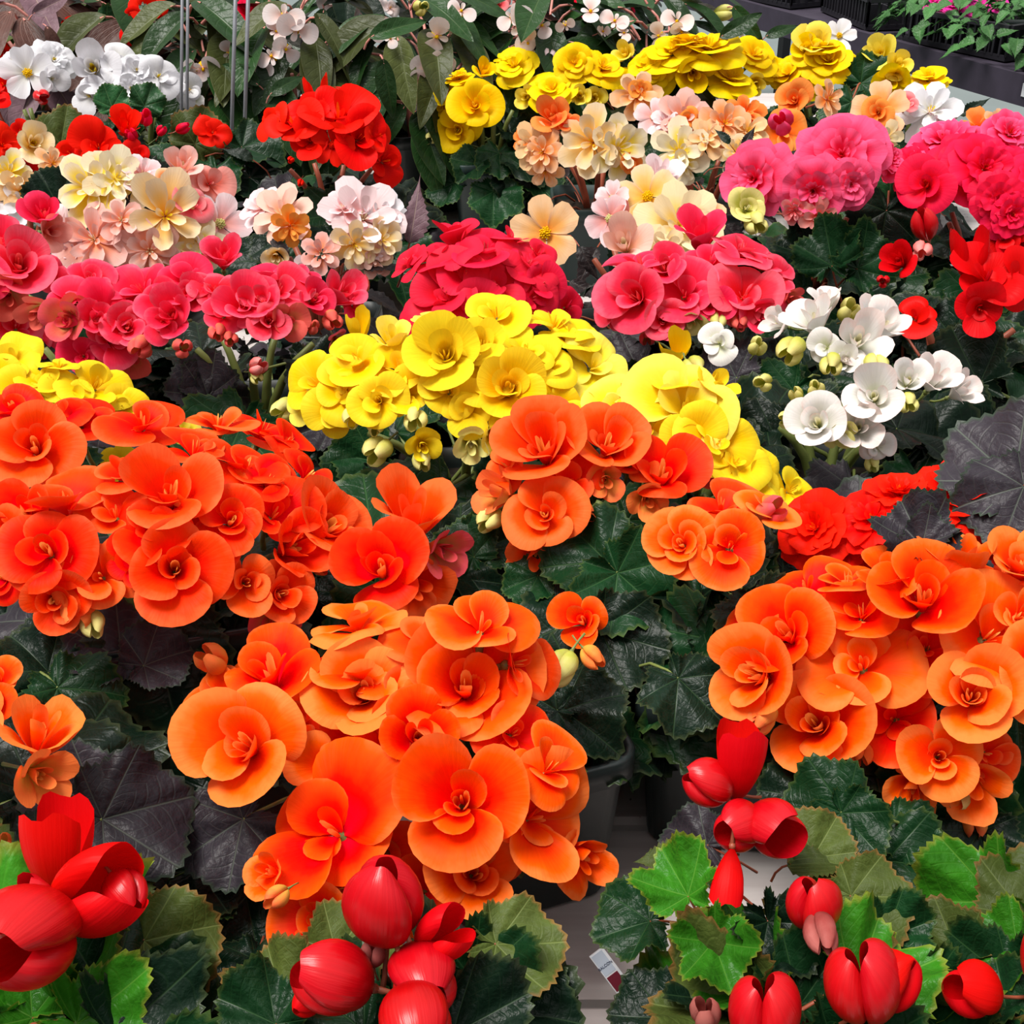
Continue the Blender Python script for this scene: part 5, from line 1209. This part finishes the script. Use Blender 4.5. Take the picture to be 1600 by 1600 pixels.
# --- last row, mostly cut off by the top of the picture
for (x, lm, pl, lab) in ((120, ('leaf_bronze', 'leaf_olive'), 'vivid_red', 'bronze begonia half hidden behind the scarlet one at the top left'),
                         (330, ('leaf_wing', 'leaf_wing_olive'), 'rose_red', 'green begonia cut by the top edge above the tall wire stake'),
                         (560, ('leaf_wing', 'leaf_dark'), 'wing', 'green begonia cut by the top edge above the vivid red heap'),
                         (760, ('leaf_wing', 'leaf_bronze'), 'salmon', 'green begonia cut by the top edge above the standing dark green pot'),
                         (930, ('leaf_wing', 'leaf_dark'), 'rose_red', 'green begonia with pink-red flowers cut by the top edge near the trays')):
    wing_plant(lab, x, 40, .20, 85, [(x + 20, 5, 34, 'open', pl), (x - 40, 2, 36, 'open', pl), (x - 10, 14, 26, 'open', pl), (x + 50, 12, 24, 'open', pl)], 26, lm, pl, 'open')

# ------------------------------------------------------------------ wire plant stakes
for (x, y, sp, z, lab) in ((251, 95, 9, .26, 'shorter grey wire stake standing beside the small scarlet flowers'), (345, 165, 20, .20, 'taller grey double wire stake in front of the wing-leaved begonia')):
    p = at(x, y, z)
    s = pxscale(p)
    root = empty('wire_stake', (p.x, p.y, 0.0), lab, 'plant stake', 'grey wire plant stakes')
    root.rotation_euler = (0, R(7.5), 0)
    hw = sp / 2 / s
    top = .42
    for sg in (-1, 1):
        g = Geo()
        g.tube([(sg * hw, 0, .0), (sg * hw, 0, top * .5), (sg * hw * .9, .004, top)], .0024 if sp < 15 else .0030, 8)
        link('wire', g.mesh('wire', [M['steel']]), root)
    g = Geo()
    g.tube([(hw * .9 * math.cos(a), .004, top + hw * math.sin(a)) for a in [PI * k / 10 for k in range(11)]], .0024, 8)
    link('hoop', g.mesh('hoop', [M['steel']]), root)

# ------------------------------------------------------------------ white plant tag
p = at(952, 1515, .055)
root = empty('plant_tag', (p.x, p.y, p.z), 'small white plant tag with grey print leaning by the crinkled red begonia', 'plant tag')
xa = (RGT * .86 - UPI * -.5).normalized()
xa = (RGT * .80 + UPI * .60).normalized()
ya = (RGT * -.50 + UPI * .86).normalized()
nz = xa.cross(ya).normalized()
root.rotation_euler = Matrix((xa, nz.cross(xa), nz)).transposed().to_euler()
s = pxscale(p)
W_, H_ = 26 / s, 70 / s
g = Geo()
g.box((-W_ / 2, -H_ * 1.15, -.0006), (W_ / 2, H_ / 2, 0))
link('card', g.mesh('card', [M['white_plastic']], False), root)
g = Geo()
g.box((-W_ * .44, -H_ * .08, 0), (W_ * .34, H_ * .46, .0002))
link('grey_print', g.mesh('grey_print', [M['tag_grey']], False), root)
g = Geo()
g.box((-W_ * .44, -H_ * .5, 0), (W_ * .34, -H_ * .12, .0002))
link('picture', g.mesh('picture', [M['tag_maroon']], False), root)
tx = bpy.data.curves.new('lettering', 'FONT')
tx.body = 'BALCON'
tx.align_x = 'CENTER'
tx.size = W_ * .25
tx.extrude = .0001
tx.materials.append(M['tag_dark'])
to = bpy.data.objects.new('lettering_source', tx)
lm_ = bpy.data.meshes.new_from_object(to)
bpy.data.objects.remove(to)
link('lettering', lm_, root, Matrix.Translation((-W_ * .05, H_ * .1, .0004)))

# ------------------------------------------------------------------ second bench with black trays
A_ = Vector((.73, 4.30, 0)); B_ = Vector((1.22, 3.16, 0))
E_ = (B_ - A_).normalized()
N_ = Vector((-E_.y, E_.x, 0))
ang = math.atan2(E_.y, E_.x)
tb = empty('tray_bench', (A_.x, A_.y, -.70), 'dark bench with a purple-grey board edge holding the black trays', 'bench', rz=ang)
LB, WB = 2.6, 1.2
g = Geo(); g.box((-1.6, .0, .63), (LB, WB, .70 - .004)); link('bench_top', g.mesh('bench_top', [M['fascia']], False), tb)
g = Geo(); g.box((-1.6, -.02, .632), (LB, .0, .703)); link('fascia_board', g.mesh('fascia_board', [M['fascia']], False), tb)
for s_ in (-1.4, .87, 2.5):
    for w_ in (.04, WB - .08):
        g = Geo(); g.box((s_ - .02, w_ - .0, 0), (s_ + .02, w_ + .04, .63)); link('leg', g.mesh('leg', [M['tray']], False), tb)
pt = at(1562, 125, 0)
u_ = (Vector((pt.x, pt.y, 0)) - A_).dot(E_)
g = Geo(); g.box((u_ - .008, -.023, .655), (u_ + .008, -.0195, .685)); link('price_tag', g.mesh('price_tag', [M['white_plastic']], False), tb)


def tray_mesh(L, W, H):
    g = Geo()
    t = .004
    g.box((-L / 2, -W / 2, 0), (L / 2, W / 2, t))
    for sgn in (-1, 1):
        g.box((-L / 2, sgn * W / 2 - .008, H - .012), (L / 2, sgn * W / 2 + .008, H))
        g.box((sgn * L / 2 - .008, -W / 2, H - .012), (sgn * L / 2 + .008, W / 2, H))
        g.box((-L / 2, sgn * W / 2 - t / 2, 0), (L / 2, sgn * W / 2 + t / 2, .014))
        g.box((sgn * L / 2 - t / 2, -W / 2, 0), (sgn * L / 2 + t / 2, W / 2, .014))
        n = 16
        for k in range(n + 1):
            x = -L / 2 + L * k / n
            g.box((x - .003, sgn * W / 2 - .003, .01), (x + .003, sgn * W / 2 + .003, H - .01))
        n = 9
        for k in range(n + 1):
            y = -W / 2 + W * k / n
            g.box((sgn * L / 2 - .003, y - .003, .01), (sgn * L / 2 + .003, y + .003, H - .01))
    for k in range(1, 6):      # cells inside
        x = -L / 2 + L * k / 6
        g.box((x - .002, -W / 2, t), (x + .002, W / 2, H * .7))
    for k in range(1, 4):
        y = -W / 2 + W * k / 4
        g.box((-L / 2, y - .002, t), (L / 2, y + .002, H * .7))
    return g.mesh('tray', [M['tray']], False)


TM = tray_mesh(.34, .26, .085)
TL = ('black lattice tray at the far end of the tray bench beside the wing leaves', 'black lattice tray with its corner turned to the aisle', 'black lattice tray holding the magenta flowers and green trailing leaves',
      'black lattice tray at the right edge under trailing leaves', 'empty black lattice tray behind the one with the turned corner', 'black lattice tray behind the magenta flowers')
for (s_, w_, rz, lab) in ((.02, .15, 6, TL[0]), (.47, .185, -14, TL[1]), (.92, .165, 8, TL[2]), (1.37, .15, -3, TL[3]), (.45, .58, 5, TL[4]), (.95, .58, -4, TL[5])):
    q = A_ + E_ * s_ + N_ * w_
    o = link('plant_tray', TM)
    o.location = (q.x, q.y, .0)
    o.rotation_euler = (0, 0, ang + R(rz))
    tag(o, lab, 'plant tray', 'black lattice plant trays')
# trailing plants in the trays
for (s_, w_, nl, fl, lab) in ((.84, .12, 95, 14, 'green trailing plant with magenta flower heads in a black tray'), (1.06, .13, 98, 0, 'leafy green trailing plant spilling over the tray edge'),
                              (1.36, .14, 95, 0, 'leafy green trailing plant at the right edge in a black tray'), (.94, .58, 60, 9, 'green plant with magenta flower heads cut by the top edge')):
    q = A_ + E_ * s_ + N_ * w_
    root = empty('trailing_plant', (q.x, q.y, .006), lab, 'potted plant', 'trailing plants in the trays')
    r = PRND
    link('pot', get_pot(.085, .075, 'pot')[0], root)
    link('soil', get_pot(.085, .075, 'pot')[1], root)
    toc = (EYE - Vector((q.x, q.y, .1))).normalized()
    for k in range(nl):
        a = r.uniform(0, 2 * PI)
        t = math.sqrt(r.random())
        rr = .02 + .17 * t
        z = .125 - .085 * t * t + r.uniform(-.02, .02)
        out = Vector((math.cos(a), math.sin(a), 0))
        mtx = Matrix.Translation(out * rr + Vector((0, 0, z))) @ orient(Vector((0, 0, 1)) + out * r.uniform(.1, .9), out + Vector((r.uniform(-.8, .8), r.uniform(-.8, .8), r.uniform(-.4, .3)))) @ Matrix.Scale(r.uniform(.026, .042), 4)
        link('leaf', LF['fan'][r.randrange(3)], root, mtx, [M['leaf_grass'], M['leaf_grass']])
    base = Vector((q.x, q.y, .006))
    for k in range(fl):
        a = k * 2.4
        rr = .05 + .05 * (k % 3) / 2
        put_flower(root, base, base + Vector((rr * math.cos(a), rr * math.sin(a), .088 + .015 * r.random())), .03, Vector((.3 * math.cos(a), .3 * math.sin(a), .8)) + toc * .5, 'double', 'magenta', 'stem_green')
